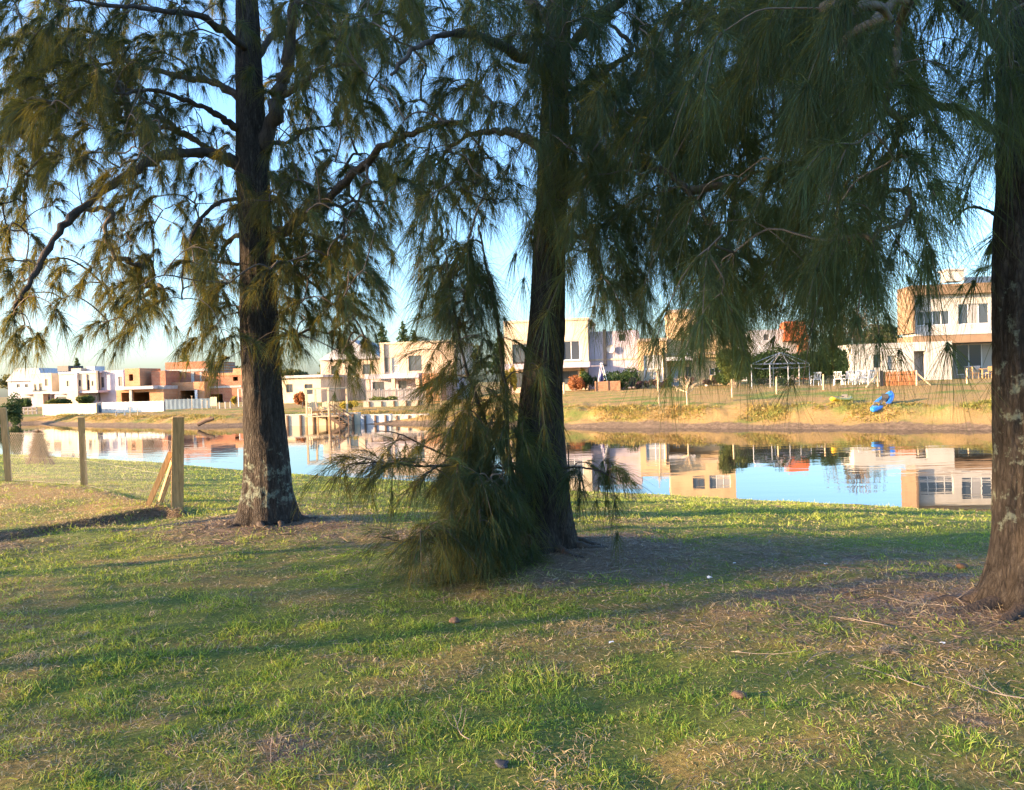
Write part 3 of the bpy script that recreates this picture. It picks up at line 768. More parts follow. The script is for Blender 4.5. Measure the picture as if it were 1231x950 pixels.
# bright new fans that hang towards the camera on the right
for px, py, D_, n_, Ln in [(1030, 18, 4.3, 700, .36), (1070, 25, 4.5, 700, .36), (1075, 190, 4.4, 650, .34), (1010, 60, 4.8, 600, .36), (940, 20, 5.2, 500, .36), (1050, 290, 4.8, 500, .3), (900, 70, 5.8, 500, .36), (860, 10, 6, 500, .38),
                           (1050, 110, 4.6, 600, .36), (840, 150, 6.2, 450, .36), (780, 60, 6.3, 500, .38), (740, 120, 6.4, 500, .38), (800, 230, 6.3, 500, .36), (720, 210, 6.6, 450, .36), (880, 230, 6.4, 450, .36), (700, 300, 6.8, 400, .34), (1100, 250, 5.0, 450, .32)]:
    t = TR if px > 890 and D_ < 6 else TM
    HUBS[id(t)].append((px, py, D_, n_, Ln, 0.003))
for x0, x1, y0, y1, n_, D_ in [(1192, 1240, -30, 160, 10, DR - .55), (640, 700, -10, 130, 20, DM - .6), (645, 695, 170, 310, 7, DM - .5), (842, 870, 305, 392, 13, DM - .3), (990, 1026, 255, 358, 14, DR + .6), (715, 755, 250, 320, 8, DM - .4), (1050, 1095, 210, 270, 5, DR - .3), (890, 920, 240, 325, 7, DM + .2), (530, 590, 300, 440, 12, DM - .3), (540, 600, 430, 560, 12, DM - .4)]:
    for _ in range(n_): HUBS[id(TM if D_ > 6.5 else TR)].append((RNG.uniform(x0, x1), RNG.uniform(y0, y1), D_ + RNG.normal(0, .2), 260, .32, .0036))
# low shoots round the foot of the middle tree
for px, py, w_, h_, n_, dd in [(545, 470, 22, 40, 5, -.4), (600, 440, 25, 40, 4, -.3), (575, 500, 25, 25, 6, -.4), (604, 515, 18, 30, 8, -.4), (640, 480, 14, 40, 4, -.38), (640, 545, 14, 30, 3, -.42), (585, 540, 28, 20, 12, -.55),
                               (560, 570, 50, 12, 10, -.9), (582, 585, 30, 25, 18, -.65), (520, 558, 40, 8, 6, -1.0), (440, 556, 30, 5, 4, -1.25), (480, 560, 30, 6, 5, -1.1), (500, 525, 40, 8, 3, -.5), (715, 560, 28, 7, 6, -.6), (575, 620, 34, 16, 14, -.95), (575, 648, 36, 8, 9, -1.0), (545, 655, 22, 5, 4, -1.1), (540, 632, 30, 8, 6, -1.2),
                               (480, 640, 28, 6, 4, -1.35), (606, 622, 18, 20, 8, -.8), (648, 655, 12, 8, 2, -.55), (565, 600, 30, 20, 8, -1.0), (540, 400, 20, 40, 6, -.4), (560, 330, 25, 40, 6, -.2), (600, 500, 20, 60, 5, -.2)]:
    for _ in range(n_):
        HUBS[id(TM)].append((px + RNG.uniform(-w_, w_), py + RNG.uniform(-h_, h_), DM + dd + RNG.normal(0, 0.18), 180, 0.27, 0.0043))
# the rest of each crown, above and beside the frame
for t, n_, zlo, zhi, rad in [(TL, 70, 6.8, 12, 3.2), (TM, 60, 6.2, 12.5, 2.8), (TR, 55, 5.4, 12, 2.6)]:
    for _ in range(n_):
        z_ = RNG.uniform(zlo, zhi); rr = rad * math.sqrt(RNG.random()) * (1.15 - 0.75 * (z_ - zlo) / (zhi - zlo)); a = RNG.uniform(0, 6.283)
        t.hubs.append(t.base * [1, 1, 0] + np.array([rr * math.cos(a), rr * math.sin(a), z_])); t.__dict__.setdefault('info', {})[len(t.hubs) - 1] = (90, 0.36, 0.011)
for _ in range(45):     # outer side of the right-hand crown, out of frame
    z_ = RNG.uniform(2.9, 5.5); t = TR
    t.hubs.append(t.base * [1, 1, 0] + np.array([RNG.uniform(0.6, 3), RNG.normal(0, 1.2), z_])); t.info[len(t.hubs) - 1] = (200, 0.33, 0.006)

for t in (TL, TM, TR):
    hb = HUBS[id(t)]
    arr = np.array([h[:3] for h in hb])
    P = np.concatenate([at_np(arr[i:i + 1, 0], arr[i:i + 1, 1], arr[i, 2]) for i in range(len(arr))])
    ok = P[:, 2] > zg_np(P[:, 0], P[:, 1]) + 0.05
    off = len(t.hubs)
    info = [t.info[i] for i in range(off)] + [(h[3], h[4], h[5]) for h, k in zip(hb, ok) if k]
    t.hubs += list(P[ok])
    t.grow()
    key = {tuple(np.round(h, 5)): v for h, v in zip(t.hubs, info)}
    for p, d in zip(t.hpos, t.hdirs):
        nn, Ln, W_ = key[tuple(np.round(p, 5))]
        st = STY[id(t)]
        out = unit(p - np.array([t.base[0], t.base[1], p[2]]))
        low = p[2] < t.base[2] + 2.6 and t is TM
        for k in range(2):
            if low and p[0] < t.base[0] - .8: t.foliage(p, unit(0.7 * d + 0.6 * out + RNG.normal(size=3) * 0.25), nn * .27, Ln, W_, tufts=4, sprd=(.25, .5), hang=(.15, .55))
            elif low: t.foliage(p, unit(0.4 * d + 0.35 * out + np.array([0, 0, -.5]) + RNG.normal(size=3) * 0.38), nn * .45, Ln * .85, W_, tufts=3, sprd=(.28, .55), hang=(.4, 1.0))
            elif t is TL: t.foliage(p, unit(d + 0.6 * out + RNG.normal(size=3) * 0.4), nn / 2, Ln, W_, tufts=3, sprd=(.28, .52), hang=(.5, 1.0))
            else: t.foliage(p, unit(d + 0.5 * out + RNG.normal(size=3) * 0.4), nn / 2, Ln, W_, tufts=3, sprd=(.32, .6), hang=(.6, 1.25))
    t.finish()

# ------------------------------------------------------------------ buildings across the pond
def wall_panel(mb, u0, u1, z0, z1, w0, th, ops):
    us = sorted({u0, u1, *[o[0] for o in ops], *[o[1] for o in ops]}); zs = sorted({z0, z1, *[o[2] for o in ops], *[o[3] for o in ops]})
    us = [u for u in us if u0 <= u <= u1]; zs = [z for z in zs if z0 <= z <= z1]
    def solid(i, j):
        if i < 0 or j < 0 or i >= len(us) - 1 or j >= len(zs) - 1: return False
        cu_, cz = (us[i] + us[i + 1]) / 2, (zs[j] + zs[j + 1]) / 2
        return not any(o[0] < cu_ < o[1] and o[2] < cz < o[3] for o in ops)
    w1 = w0 + th
    for i in range(len(us) - 1):
        for j in range(len(zs) - 1):
            if not solid(i, j): continue
            a, b_, c, d = us[i], us[i + 1], zs[j], zs[j + 1]
            mb.add([(a, w0, c), (b_, w0, c), (b_, w0, d), (a, w0, d)], [(0, 1, 2, 3)])
            mb.add([(a, w1, c), (b_, w1, c), (b_, w1, d), (a, w1, d)], [(3, 2, 1, 0)])
            if not solid(i - 1, j): mb.add([(a, w0, c), (a, w1, c), (a, w1, d), (a, w0, d)], [(3, 2, 1, 0)])
            if not solid(i + 1, j): mb.add([(b_, w0, c), (b_, w1, c), (b_, w1, d), (b_, w0, d)], [(0, 1, 2, 3)])
            if not solid(i, j - 1): mb.add([(a, w0, c), (b_, w0, c), (b_, w1, c), (a, w1, c)], [(3, 2, 1, 0)])
            if not solid(i, j + 1): mb.add([(a, w0, d), (b_, w0, d), (b_, w1, d), (a, w1, d)], [(0, 1, 2, 3)])

class House:
    def __init__(s, name, px, D, yaw=0.0, label=None, cat='house', group=None, py=470):
        p = at(px, py, D); s.P = p; yaw = R(yaw); s.yaw = yaw
        s.zb = zg(p.x, p.y)
        s.u = Vector((math.cos(yaw), math.sin(yaw), 0)); s.n = Vector((-math.sin(yaw), math.cos(yaw), 0))
        s.root = empty(name, (p.x, p.y, s.zb), yaw, label, cat, group)
    def U(s, px, py, w=0.0):
        d = ray(px, py); P0 = Vector((s.P.x, s.P.y, 0))
        k = (w + P0.dot(s.n)) / d.dot(s.n)
        q = d * k - P0
        return q.dot(s.u), EYE + d.z * k - s.zb
    def R(s, x0, y0, x1, y1, w=0.0):
        ym, xm = (y0 + y1) / 2, (x0 + x1) / 2
        return s.U(x0, ym, w)[0], s.U(x1, ym, w)[0], s.U(xm, y1, w)[1], s.U(xm, y0, w)[1]
    def block(s, px, depth, mat, w=0.0, ops=(), ground=False, name='wall', roof='slab', solid=False, back=True, th=0.25, overhang=0.0):
        """px: picture rectangle of its front face; ops: picture rectangles of openings in that face"""
        u0, u1, z0, z1 = s.R(*px, w)
        if ground: z0 = -0.4
        o = [s.R(*q, w) for q in ops]
        mb = MB(); w1 = w + depth
        if solid: mb.box(u0, u1, w, w1, z0, z1)
        else:
            wall_panel(mb, u0, u1, z0, z1, w, th, o)
            mb.box(u0, u0 + th, w + th, w1 - th, z0, z1); mb.box(u1 - th, u1, w + th, w1 - th, z0, z1); mb.box(u0, u1, w1 - th, w1, z0, z1)
        r = mb.build(name, mat, s.root)
        if not solid and roof:
            k = MB(); k.box(u0 + th, u1 - th, w + th, w1 - th, z1 - 0.35, z1 - 0.10); k.build('roof', roof, s.root)
        return r
    def box(s, px, w, depth, mat, name, ground=False, parent=None):
        u0, u1, z0, z1 = s.R(*px, w)
        if ground: z0 = -0.4
        mb = MB(); mb.box(u0, u1, w, w + depth, z0, z1)
        return mb.build(name, mat, parent or s.root)
    def window(s, px, w=0.0, cols=2, rows=1, frame='frame_dark', glass='glass', pale=(), name='window', bar=0.05, sill=False, inset=0.10):
        u0, u1, z0, z1 = s.R(*px, w)
        mb = MB(); a, b_ = w + inset, w + inset + 0.06
        mb.box(u0, u0 + bar, a, b_, z0, z1); mb.box(u1 - bar, u1, a, b_, z0, z1)
        mb.box(u0 + bar, u1 - bar, a, b_, z0, z0 + bar); mb.box(u0 + bar, u1 - bar, a, b_, z1 - bar, z1)
        for k in range(1, cols):
            c = u0 + (u1 - u0) * k / cols; mb.box(c - bar * .5, c + bar * .5, a + .003, b_ - .003, z0 + bar, z1 - bar)
        for k in range(1, rows):
            c = z0 + (z1 - z0) * k / rows; mb.box(u0 + bar, u1 - bar, a + .006, b_ - .006, c - bar * .5, c + bar * .5)
        f = mb.build(name, frame, s.root)
        for k in range(cols):
            c0 = u0 + (u1 - u0) * k / cols; c1 = u0 + (u1 - u0) * (k + 1) / cols
            g = MB(); g.box(c0 + .01, c1 - .01, a + .02, a + .03, z0 + .01, z1 - .01)
            g.build('pane', 'glass_pale' if k in pale else glass, f)
        if sill:
            k = MB(); k.box(u0 - .08, u1 + .08, w - .06, w - .004, z0 - .09, z0 - .02); k.build('sill', 'slab', f)
        return f

# --- white modern house on the right, brown frame round a cream storey, low white wing
H = House('modern_house', 1100, 60, -5, 'white two-storey modern house with a brown frame and long low white wing, far right')
H.block((1100, 351, 1330, 400), 2.4, 'white', w=0.0, ops=[(1101.5, 374, 1142, 391), (1152, 365, 1189.5, 389.5), (1215, 365, 1260, 389)], name='wall')
H.window((1101.5, 374, 1142, 391), 0, 4, 1, 'frame_white', pale=())
H.window((1152, 365, 1189.5, 389.5), 0, 3, 1, 'frame_white', pale=(1,))
H.window((1215, 365, 1260, 389), 0, 3, 1, 'frame_white', pale=(1,))
H.box((1097, 338.5, 1330, 350.6), -0.5, 2.9, 'brownwall', 'fascia')
H.box((1097, 400.6, 1330, 410), -0.5, 2.85, 'brownwall', 'fascia')
H.box((1097, 350.9, 1099.6, 400.3), -0.5, 2.85, 'brownwall', 'side_wall')
H.box((1139, 324.5, 1159, 338), 1.5, 1.2, 'white', 'chimney'); H.box((1137.5, 323, 1160.5, 325.2), 1.4, 1.4, 'slab', 'chimney_cap')
H.box((1160.6, 330, 1330, 338), 3, .25, 'greywall', 'parapet')
H.block((1146, 410.5, 1330, 462), 6.5, 'roomdark', w=1.8, ops=[(1150, 413, 1212, 450), (1216, 413, 1262, 450)], ground=True, roof=None, name='ground_floor_wall')
H.window((1150, 413, 1212, 450), 1.8, 4, 1, 'frame_white', pale=(2,), name='sliding_door', bar=0.07)
H.window((1216, 413, 1262, 450), 1.8, 3, 1, 'frame_white', pale=(1,), name='sliding_door', bar=0.07)
H.block((1024, 412, 1145, 462), 3.0, 'white', w=-2.6, ops=[(1050, 426, 1059.5, 442), (1067, 427.5, 1077.5, 445), (1099, 422, 1112.5, 458)], ground=True, name='wing_wall')
H.window((1050, 426, 1059.5, 442), -2.6, 1, 1, 'frame_dark'); H.window((1067, 427.5, 1077.5, 445), -2.6, 1, 2, 'frame_dark', pale=(0,))
u0, u1, z0, z1 = H.R(1099, 422, 1112.5, 458, -2.6); k = MB(); k.box(u0 - .3, u1 + .3, -1.75, -1.6, -.3, z1 + .2); k.build('recess_wall', 'slab', H.root)
H.box((1146, 455.5, 1330, 462), -2.4, 4.1, 'slab', 'terrace', ground=True)
rz, rr_ = H.root, None
# outdoor kitchen counter and terrace furniture
C_ = House('kitchen_counter', 1164, 58.2, -9, 'pale outdoor grill counter on the terrace of the white modern house', 'counter', py=450)
zt = H.U(1171, 455.5, -2.4)[1] + H.zb - C_.zb
u0, u1, z0, z1 = C_.R(1164, 440.5, 1178, 450)
k = MB(); k.box(u0, u1, 0, .7, zt, zt + .86); k.build('cabinet', 'slab', C_.root); k = MB(); k.box(u0 - .04, u1 + .04, -.05, .75, zt + .863, zt + .92); k.build('worktop', 'greywall', C_.root)
def terrace_table(px, D):
    p = at(px, 450, D); zt_ = H.U(px, 455.5, -2.4)[1] + H.zb
    t = empty('dining_table', (p.x, p.y, zt_), R(-9), 'brown wooden table on the terrace under the modern house', 'table')
    k = MB(); k.box(-.8, .8, -.45, .45, .70, .75); k.build('tabletop', 'timber', t)
    for x in (-.7, .7):
        for y in (-.36, .36): q = MB(); q.box(x - .04, x + .04, y - .04, y + .04, 0, .698); q.build('leg', 'timber', t)
    return p, zt_
tp, tz = terrace_table(1191, 57.8)
def wood_chair(x, y, z, rz, label):
    t = empty('dining_chair', (x, y, z), rz, label, 'chair', 'brown chairs on the terrace')
    k = MB(); k.box(-.23, .23, -.23, .23, .42, .46); k.build('seat', 'timber', t)
    k = MB(); k.box(-.23, .23, .2, .235, .55, .9); k.build('backrest', 'timber', t)
    for a in (-.2, .2):
        q = MB(); q.box(a - .02, a + .02, -.22, -.18, 0, .418); q.build('leg', 'timber', t)
        q = MB(); q.box(a - .02, a + .02, .19, .23, 0, .548); q.build('leg', 'timber', t)
wood_chair(tp.x - .5, tp.y - .75, tz, R(175), 'brown chair in front of the terrace table, on its left'); wood_chair(tp.x + .4, tp.y - .78, tz, R(168), 'brown chair in front of the terrace table, on its right')
wood_chair(tp.x - 1.15, tp.y + .05, tz, R(85), 'brown chair at the left end of the terrace table')

# --- brick-topped house and grey wall behind the hedge
H = House('tiled_house', 913, 86, -6, 'grey house with a red tiled tower, showing behind the dark hedge', py=416)
H.block((905, 396, 962, 470), 9, 'greywall', ops=[(918, 402, 924, 409), (952, 404, 958, 412)], ground=True)
H.window((918, 402, 924, 409), 0, 1); H.window((952, 404, 958, 412), 0, 1)
u0, u1, z0, z1 = H.R(941, 386, 971, 410, -.4)
k = MB(); k.add([(u0 + .35, -.4, z1), (u1 - .3, -.4, z1), (u1, -.9, z0), (u0, -.9, z0), (u0 + .35, 2.2, z1), (u1 - .3, 2.2, z1), (u1, 2.8, z0), (u0, 2.8, z0)], [(0, 3, 2, 1), (4, 5, 6, 7), (0, 1, 5, 4), (1, 2, 6, 5), (2, 3, 7, 6), (3, 0, 4, 7)]); k.build('tower_roof', 'red_tile', H.root)
H.box((960, 407, 972, 460), -.6, 3, 'brick', 'chimney', ground=True)

# --- ochre house with tower
H = House('ochre_house', 767, 66, -10, 'ochre house with a taller square tower and a big white-barred window', py=466)
H.block((767, 410, 802, 470), 5, 'ochre', ops=[(774, 427, 797, 460)], ground=True)
H.box((765.8, 406.8, 803, 410.3), -.12, 5.2, 'peach', 'cornice')
H.window((774, 427, 797, 460), 0, 2, 2, 'frame_white', glass='glass_pale', bar=.09, sill=True)
H.block((801.8, 374, 880, 430), 8, 'ochre', w=1.2, ops=[(828, 390, 842.5, 402.5), (848, 389.5, 873.5, 403)], name='tower_wall')
H.window((828, 390, 842.5, 402.5), 1.2, 2); H.window((848, 389.5, 873.5, 403), 1.2, 3, 1, 'frame_white', pale=(1, 2))
H.box((800.5, 371, 881.5, 374.4), 1.08, 8.3, 'peach', 'cornice'); H.box((801, 423.5, 881, 426), 1.02, .17, 'peach', 'string_course')
H.block((802.2, 430.4, 884, 471), 7.6, 'ochre', w=1.6, ops=[(806, 440, 816.5, 470.5), (824, 441, 831, 453), (853, 442.5, 872, 451)], ground=True, name='ground_floor_wall', roof=None)
k = H.box((807.2, 441, 815.6, 469.5), 1.72, .06, 'door_blue', 'door'); u0, u1, z0, z1 = H.R(813.9, 456, 814.6, 457.5, 1.70); q = MB(); q.box(u0, u1, 1.62, 1.715, z0, z1); q.build('handle', 'dark', k)
H.window((824, 441, 831, 453), 1.6, 1); H.window((853, 442.5, 872, 451), 1.6, 3, 1, 'frame_white')
H.box((801, 429, 833, 433.5), -.4, 1.98, 'greywall', 'awning')
H.box((798.6, 424.5, 800.3, 462), -.09, .085, 'dark', 'drainpipe'); H.box((797.4, 423.8, 800.8, 428.5), -.28, .18, 'dark', 'wall_lantern')
H.box((743, 468, 818, 471.5), -1.7, .25, 'slab', 'terrace_kerb', ground=True)

# --- cream and lilac house behind the middle trunk
H = House('cream_house', 606, 68, -10, 'cream and lilac house partly hidden by the middle trunk', py=470)
H.block((606, 386, 707, 436), 8, 'cream', ops=[(616, 414, 634, 440), (676, 410, 697, 433)])
H.window((616, 414, 634, 436), 0, 2); H.window((676, 410, 697, 433), 0, 2, 1, 'frame_white', sill=True)
H.box((604.8, 384, 708, 386.6), -.1, 8.2, 'peach', 'cornice')
H.box((606, 436.3, 709, 443), -1.4, 1.39, 'lilac', 'balcony'); 
H.block((604, 443.4, 707, 474), 7.5, 'peach', w=.4, ops=[(675, 446, 695, 462), (614, 448, 634, 466)], ground=True, name='ground_floor_wall', roof=None)
H.window((675, 446, 695, 462), .4, 2, glass='glass'); H.window((614, 448, 634, 466), .4, 2)
H.block((707.3, 398, 768, 474), 7, 'lilac', w=.8, ops=[(744, 402, 752, 410)], ground=True, name='side_wing_wall'); H.window((744, 402, 752, 410), .8, 1)
H.box((707.3, 431, 769, 433), .72, .077, 'peach', 'string_course'); H.box((725, 396, 728.6, 440), .55, .24, 'dark', 'chimney_flue')
u0, u1, z0, z1 = H.R(730, 415, 738, 424.5, .6); k = MB(); k.lathe([(0.0, 0), (.18, .03), (.30, .10), (.34, .16)], 14); 
k.v = [((u0 + u1) / 2 + x, .62 - z, (z0 + z1) / 2 + y) for x, y, z in k.v]; k.tube([((u0 + u1) / 2, .6, (z0 + z1) / 2), ((u0 + u1) / 2, .8, (z0 + z1) / 2)], .03); k.build('satellite_dish', 'white', H.root)

# --- pale house with picket fence, mid left
H = House('porch_house', 457, 84, -10, 'pale cream house with a lilac porch roof behind the grey picket fence', py=470)
H.block((457, 412, 548, 452), 8, 'peach', ops=[(463, 430, 466.5, 447), (471, 430, 479, 448.5), (491, 427.5, 507, 446)])
H.window((463, 430, 466.5, 447), 0, 1); H.window((471, 430, 479, 448.5), 0, 1, 2, 'frame_white', pale=(0,)); H.window((491, 427.5, 507, 446), 0, 2)
H.box((456, 410.3, 549, 412.5), -.1, 8.2, 'cream', 'cornice'); H.box((458, 413, 461.5, 449), -.25, .24, 'cream', 'pilaster')
H.block((440, 455.4, 548, 490), 7.6, 'lilac', w=.5, ops=[(479, 458, 489, 470), (500, 457, 507, 468), (448, 459, 462, 480)], ground=True, name='ground_floor_wall', roof=None)
H.window((479, 458, 489, 470), .5, 2); H.window((500, 457, 507, 468), .5, 1); H.window((448, 459, 462, 480), .5, 2)
H.box((438, 449.5, 503, 455), -2.3, 2.75, 'lilac', 'porch_roof')
for x in (440.5, 471, 500): H.box((x, 455.3, x + 4, 490), -2.2, .35, 'peach', 'pillar', ground=True)
H.box((508, 449, 530, 490), -2.6, 2.2, 'orange_brick', 'brick_porch', ground=True)
# neighbour with pitched roof, and the house hidden by the left tree
H2 = House('gabled_house', 388, 98, -8, 'pinkish gabled house seen through the left tree, behind the dock', py=470)
H2.block((386, 432, 458, 490), 9, 'peach', ops=[(398, 440, 406, 450), (418, 440, 428, 452), (436, 438, 446, 450)], ground=True)
for q in [(398, 440, 406, 450), (418, 440, 428, 452), (436, 438, 446, 450)]: H2.window(q, 0, 2)
u0, u1, z0, z1 = H2.R(384, 408, 460, 432); um = (u0 + u1) / 2
k = MB(); k.add([(u0, -.4, z0), (u1, -.4, z0), (um, -.4, z1), (u0, 9.4, z0), (u1, 9.4, z0), (um, 9.4, z1)], [(0, 1, 2), (5, 4, 3), (0, 2, 5, 3), (1, 4, 5, 2), (0, 3, 4, 1)]); k.build('gable_roof', 'greywall', H2.root)
H3 = House('low_house', 330, 92, -8, 'low cream house with a flat roof behind the left trunk', py=470)
H3.block((322, 454, 386, 492), 7, 'cream', ops=[(344, 462, 352, 472), (366, 462, 376, 474)], ground=True); H3.window((344, 462, 352, 472), 0, 2); H3.window((366, 462, 376, 474), 0, 2)
H3.box((320, 451.5, 388, 454.4), -.4, 7.6, 'slab', 'flat_roof')

# --- unfinished brick house
H = House('brick_house', 196, 112, -8, 'unfinished red brick house with grey concrete bands and open doorways', py=490)
H.block((199, 435, 250, 470), 8, 'brick', w=1.0, name='upper_wall', ops=[(212, 448, 218, 456)])
H.box((198.2, 444, 250.5, 447), .92, .077, 'concrete', 'ring_beam'); H.box((230, 447.3, 233.5, 470), .92, .077, 'concrete', 'column'); H.box((204, 447.3, 206.5, 470), .92, .077, 'concrete', 'column'); H.box((240.5, 447.3, 243, 470), .92, .077, 'concrete', 'column')
H.block((197, 459.5, 246, 494), 6, 'orange_brick', w=-1.2, ops=[(203, 475, 210.5, 486), (217, 469.5, 236, 494)], ground=True, name='front_wall')
H.box((234.5, 469, 237, 494), -1.5, .2, 'frame_white', 'doorpost', ground=True)
H.block((243, 450, 292, 494), 7, 'brick', w=.2, ops=[(246, 456, 250, 459), (280, 453, 286, 458), (252, 474, 268, 494)], ground=True, name='side_wing_wall')
H.box((242.5, 448.5, 292, 452), .1, .097, 'orange_brick', 'parapet'); H.box((246, 464, 290, 466.5), .1, .097, 'concrete', 'ring_beam')
H.box((280, 443, 292, 449.8), .3, 2, 'orange_brick', 'roof_stub')
H4 = House('unfinished_house', 140, 108, -8, 'low unfinished brick house with a thin roof slab and wide dark openings', py=490)
H4.block((140, 468.5, 197, 494), 7, 'orange_brick', ops=[(146, 472, 156, 486), (160, 471, 180, 494)], ground=True)
H4.box((138.5, 464.5, 184, 468.2), -1.0, 8.2, 'slab', 'roof_slab'); H4.box((155.5, 468.4, 158.5, 494), -.8, .3, 'concrete', 'pillar', ground=True)
H4.box((184.5, 464, 197.5, 468.2), .1, 5, 'concrete', 'wall_stub')
H4.block((150, 443, 168, 464.2), 5, 'orange_brick', w=1, name='upper_wall', ops=[(155, 450, 160, 458)])
H4.block((182, 446, 199, 464), 4, 'brick', w=2, name='upper_wall')

# --- lilac and cream houses at far left
H = House('lilac_house', 71, 118, -14, 'cream house with a lilac side wall and dark downpipe, behind the hoardings', py=490)
H.block((71, 449, 117.5, 470), 9, 'cream', ops=[(80, 458, 83.2, 464.5), (93, 457, 97.2, 464.5), (105, 457, 108, 468.5), (110, 458, 112.5, 464)])
for q in [(80, 458, 83.2, 464.5), (93, 457, 97.2, 464.5), (105, 457, 108, 468.5), (110, 458, 112.5, 464)]: H.window(q, 0, 1)
H.box((70, 446.7, 118.5, 449.3), -.15, 9.3, 'white', 'cornice'); H.box((90, 448, 92.6, 470), -.35, .34, 'white', 'pilaster'); H.box((99.8, 450, 104, 470), -.2, .19, 'peach', 'pilaster')
H.box((115.8, 446, 118.4, 482), -.5, .30, 'dark', 'downpipe')
H.block((66, 473, 117.5, 497), 8, 'lilac', w=.3, ops=[(68, 477, 80, 490), (96, 475, 108, 490)], ground=True, name='ground_floor_wall', roof=None)
H.window((68, 477, 80, 490), .3, 2); H.window((96, 475, 108, 490), .3, 2)
H.box((60, 470.3, 117.7, 473), -1.6, 9, 'lilac', 'balcony'); H.box((81, 469, 94, 497), -1.9, 1.7, 'peach', 'porch_pier', ground=True)
# the lilac flank, set back to the right
H.block((118.6, 445.5, 149, 497), 8, 'lilac', w=.6, ops=[(120.2, 453.5, 125, 466), (142.3, 453, 147.2, 464)], ground=True, name='side_wall')
H.window((120.2, 453.5, 125, 466), .6, 1, 2); H.window((142.3, 453, 147.2, 464), .6, 1, 2)
H.box((69, 440, 82, 446.5), 3, 3, 'dark', 'water_tank_house'); H.box((85.5, 443, 97, 446.6), 2, 2, 'peach', 'chimney'); H.box((104, 440.5, 114, 446.6), 3, 2, 'greywall', 'chimney')
H = House('cream_villa', 37, 120, -12, 'cream villa with a roof terrace rail at the far left', py=490)
H.block((37, 449, 62, 471), 8, 'cream', ops=[(41, 462, 44, 470), (47, 461, 51, 470), (54, 456, 57.5, 464)])
for q in [(41, 462, 44, 470), (47, 461, 51, 470), (54, 456, 57.5, 464)]: H.window(q, 0, 1)
H.block((22, 474, 62, 497), 7, 'lilac', w=.2, ops=[(26, 478, 38, 492), (52, 477, 60, 490)], ground=True, name='ground_floor_wall'); H.window((26, 478, 38, 492), .2, 2); H.window((52, 477, 60, 490), .2, 2)
H.box((20, 471.2, 63, 473.8), -1, 8, 'slab', 'balcony'); H.box((41, 473.9, 52, 497), -.9, 1.0, 'peach', 'porch_pier', ground=True)
k = MB()
for i in range(15):
    u_, z_ = H.U(21 + i * 1.25, 468.7, -.9); k.box(u_ - .03, u_ + .03, -.9, -.84, z_ - .35, z_ + .3)
u_, z_ = H.U(21, 466.3, -.9); u2, z2 = H.U(38.6, 466.3, -.9); k.bar((u_, -.87, z_), (u2, -.87, z2), .07); k.build('railing', 'frame_white', H.root)
H = House('grey_gabled_house', 14, 135, -8, 'grey gabled house behind the cream villa, half hidden by the hanging foliage', py=490)
H.block((10, 458, 52, 497), 8, 'greywall', ops=[(20, 462, 24, 468), (30, 462, 34, 468)], ground=True); H.window((20, 462, 24, 468), 0, 1); H.window((30, 462, 34, 468), 0, 1)
u0, u1, z0, z1 = H.R(8, 443, 54, 458); k = MB(); k.add([(u0, -.3, z0), (u1, -.3, z0), (u1 - 1, -.3, z1), (u0 + 2, -.3, z1), (u0, 8.3, z0), (u1, 8.3, z0), (u1 - 1, 8.3, z1), (u0 + 2, 8.3, z1)], [(0, 1, 2, 3), (7, 6, 5, 4), (3, 2, 6, 7), (1, 5, 6, 2), (0, 3, 7, 4), (0, 4, 5, 1)]); k.build('roof', 'greywall', H.root)

# ------------------------------------------------------------------ fences and walls on the far bank
def ground_z(p): return zg(p.x, p.y)

def sheet_wall(name, px0, px1, ytop, D0, D1, mat, label, ribs=2.0, cat='hoarding', amp=.016):
    """corrugated sheeting on posts between two picture columns"""
    a = at(px0, 495, D0); b_ = at(px1, 495, D1); za, zb = ground_z(a), ground_z(b_)
    ta = at(px0, ytop[0], D0).z; tb = at(px1, ytop[1], D1).z
    t = empty(name, (a.x, a.y, za), 0, label, cat)
    n = max(8, int((b_ - a).length / 0.12)); vs = []; fs = []
    d = (b_ - a).normalized(); nrm = Vector((-d.y, d.x, 0))
    for side, off in ((0, 0.0), (1, 0.012)):
        for i in range(n + 1):
            f = i / n; p = a.lerp(b_, f) + nrm * (amp * math.sin(i * 1.57) + off)
            vs.append((p.x - a.x, p.y - a.y, zg(p.x, p.y) - za + 0.03)); vs.append((p.x - a.x, p.y - a.y, ta + (tb - ta) * f - za))
    m_ = 2 * (n + 1)
    for i in range(n):
        fs.append((2 * i, 2 * i + 2, 2 * i + 3, 2 * i + 1)); fs.append((m_ + 2 * i + 1, m_ + 2 * i + 3, m_ + 2 * i + 2, m_ + 2 * i))
        fs.append((2 * i + 1, 2 * i + 3, m_ + 2 * i + 3, m_ + 2 * i + 1))
    k = MB(); k.add(vs, fs); k.build('sheeting', mat, t)
    np_ = max(2, int((b_ - a).length / 2.4))
    for i in range(np_ + 1):
        p = a.lerp(b_, i / np_) + nrm * 0.14; q = MB(); q.box(-.045, .045, -.045, .045, -.3, ta + (tb - ta) * i / np_ - zg(p.x, p.y) + .06)
        o = q.build('post', 'timber_grey', t); o.location = (p.x - a.x, p.y - a.y, zg(p.x, p.y) - za)
    for h in (0.3, 0.75):
        q = MB(); q.bar(a + nrm * .08 - a + Vector((0, 0, (ta - za) * h)), b_ + nrm * .08 - a + Vector((0, 0, zb - za + (tb - zb) * h)), .05, .09); q.build('rail', 'timber_grey', t)
    return t
sheet_wall('site_hoarding', 51, 116, (486, 485), 77.5, 75, 'hoard_cream', 'cream sheet hoarding in front of the lilac house', amp=.006)
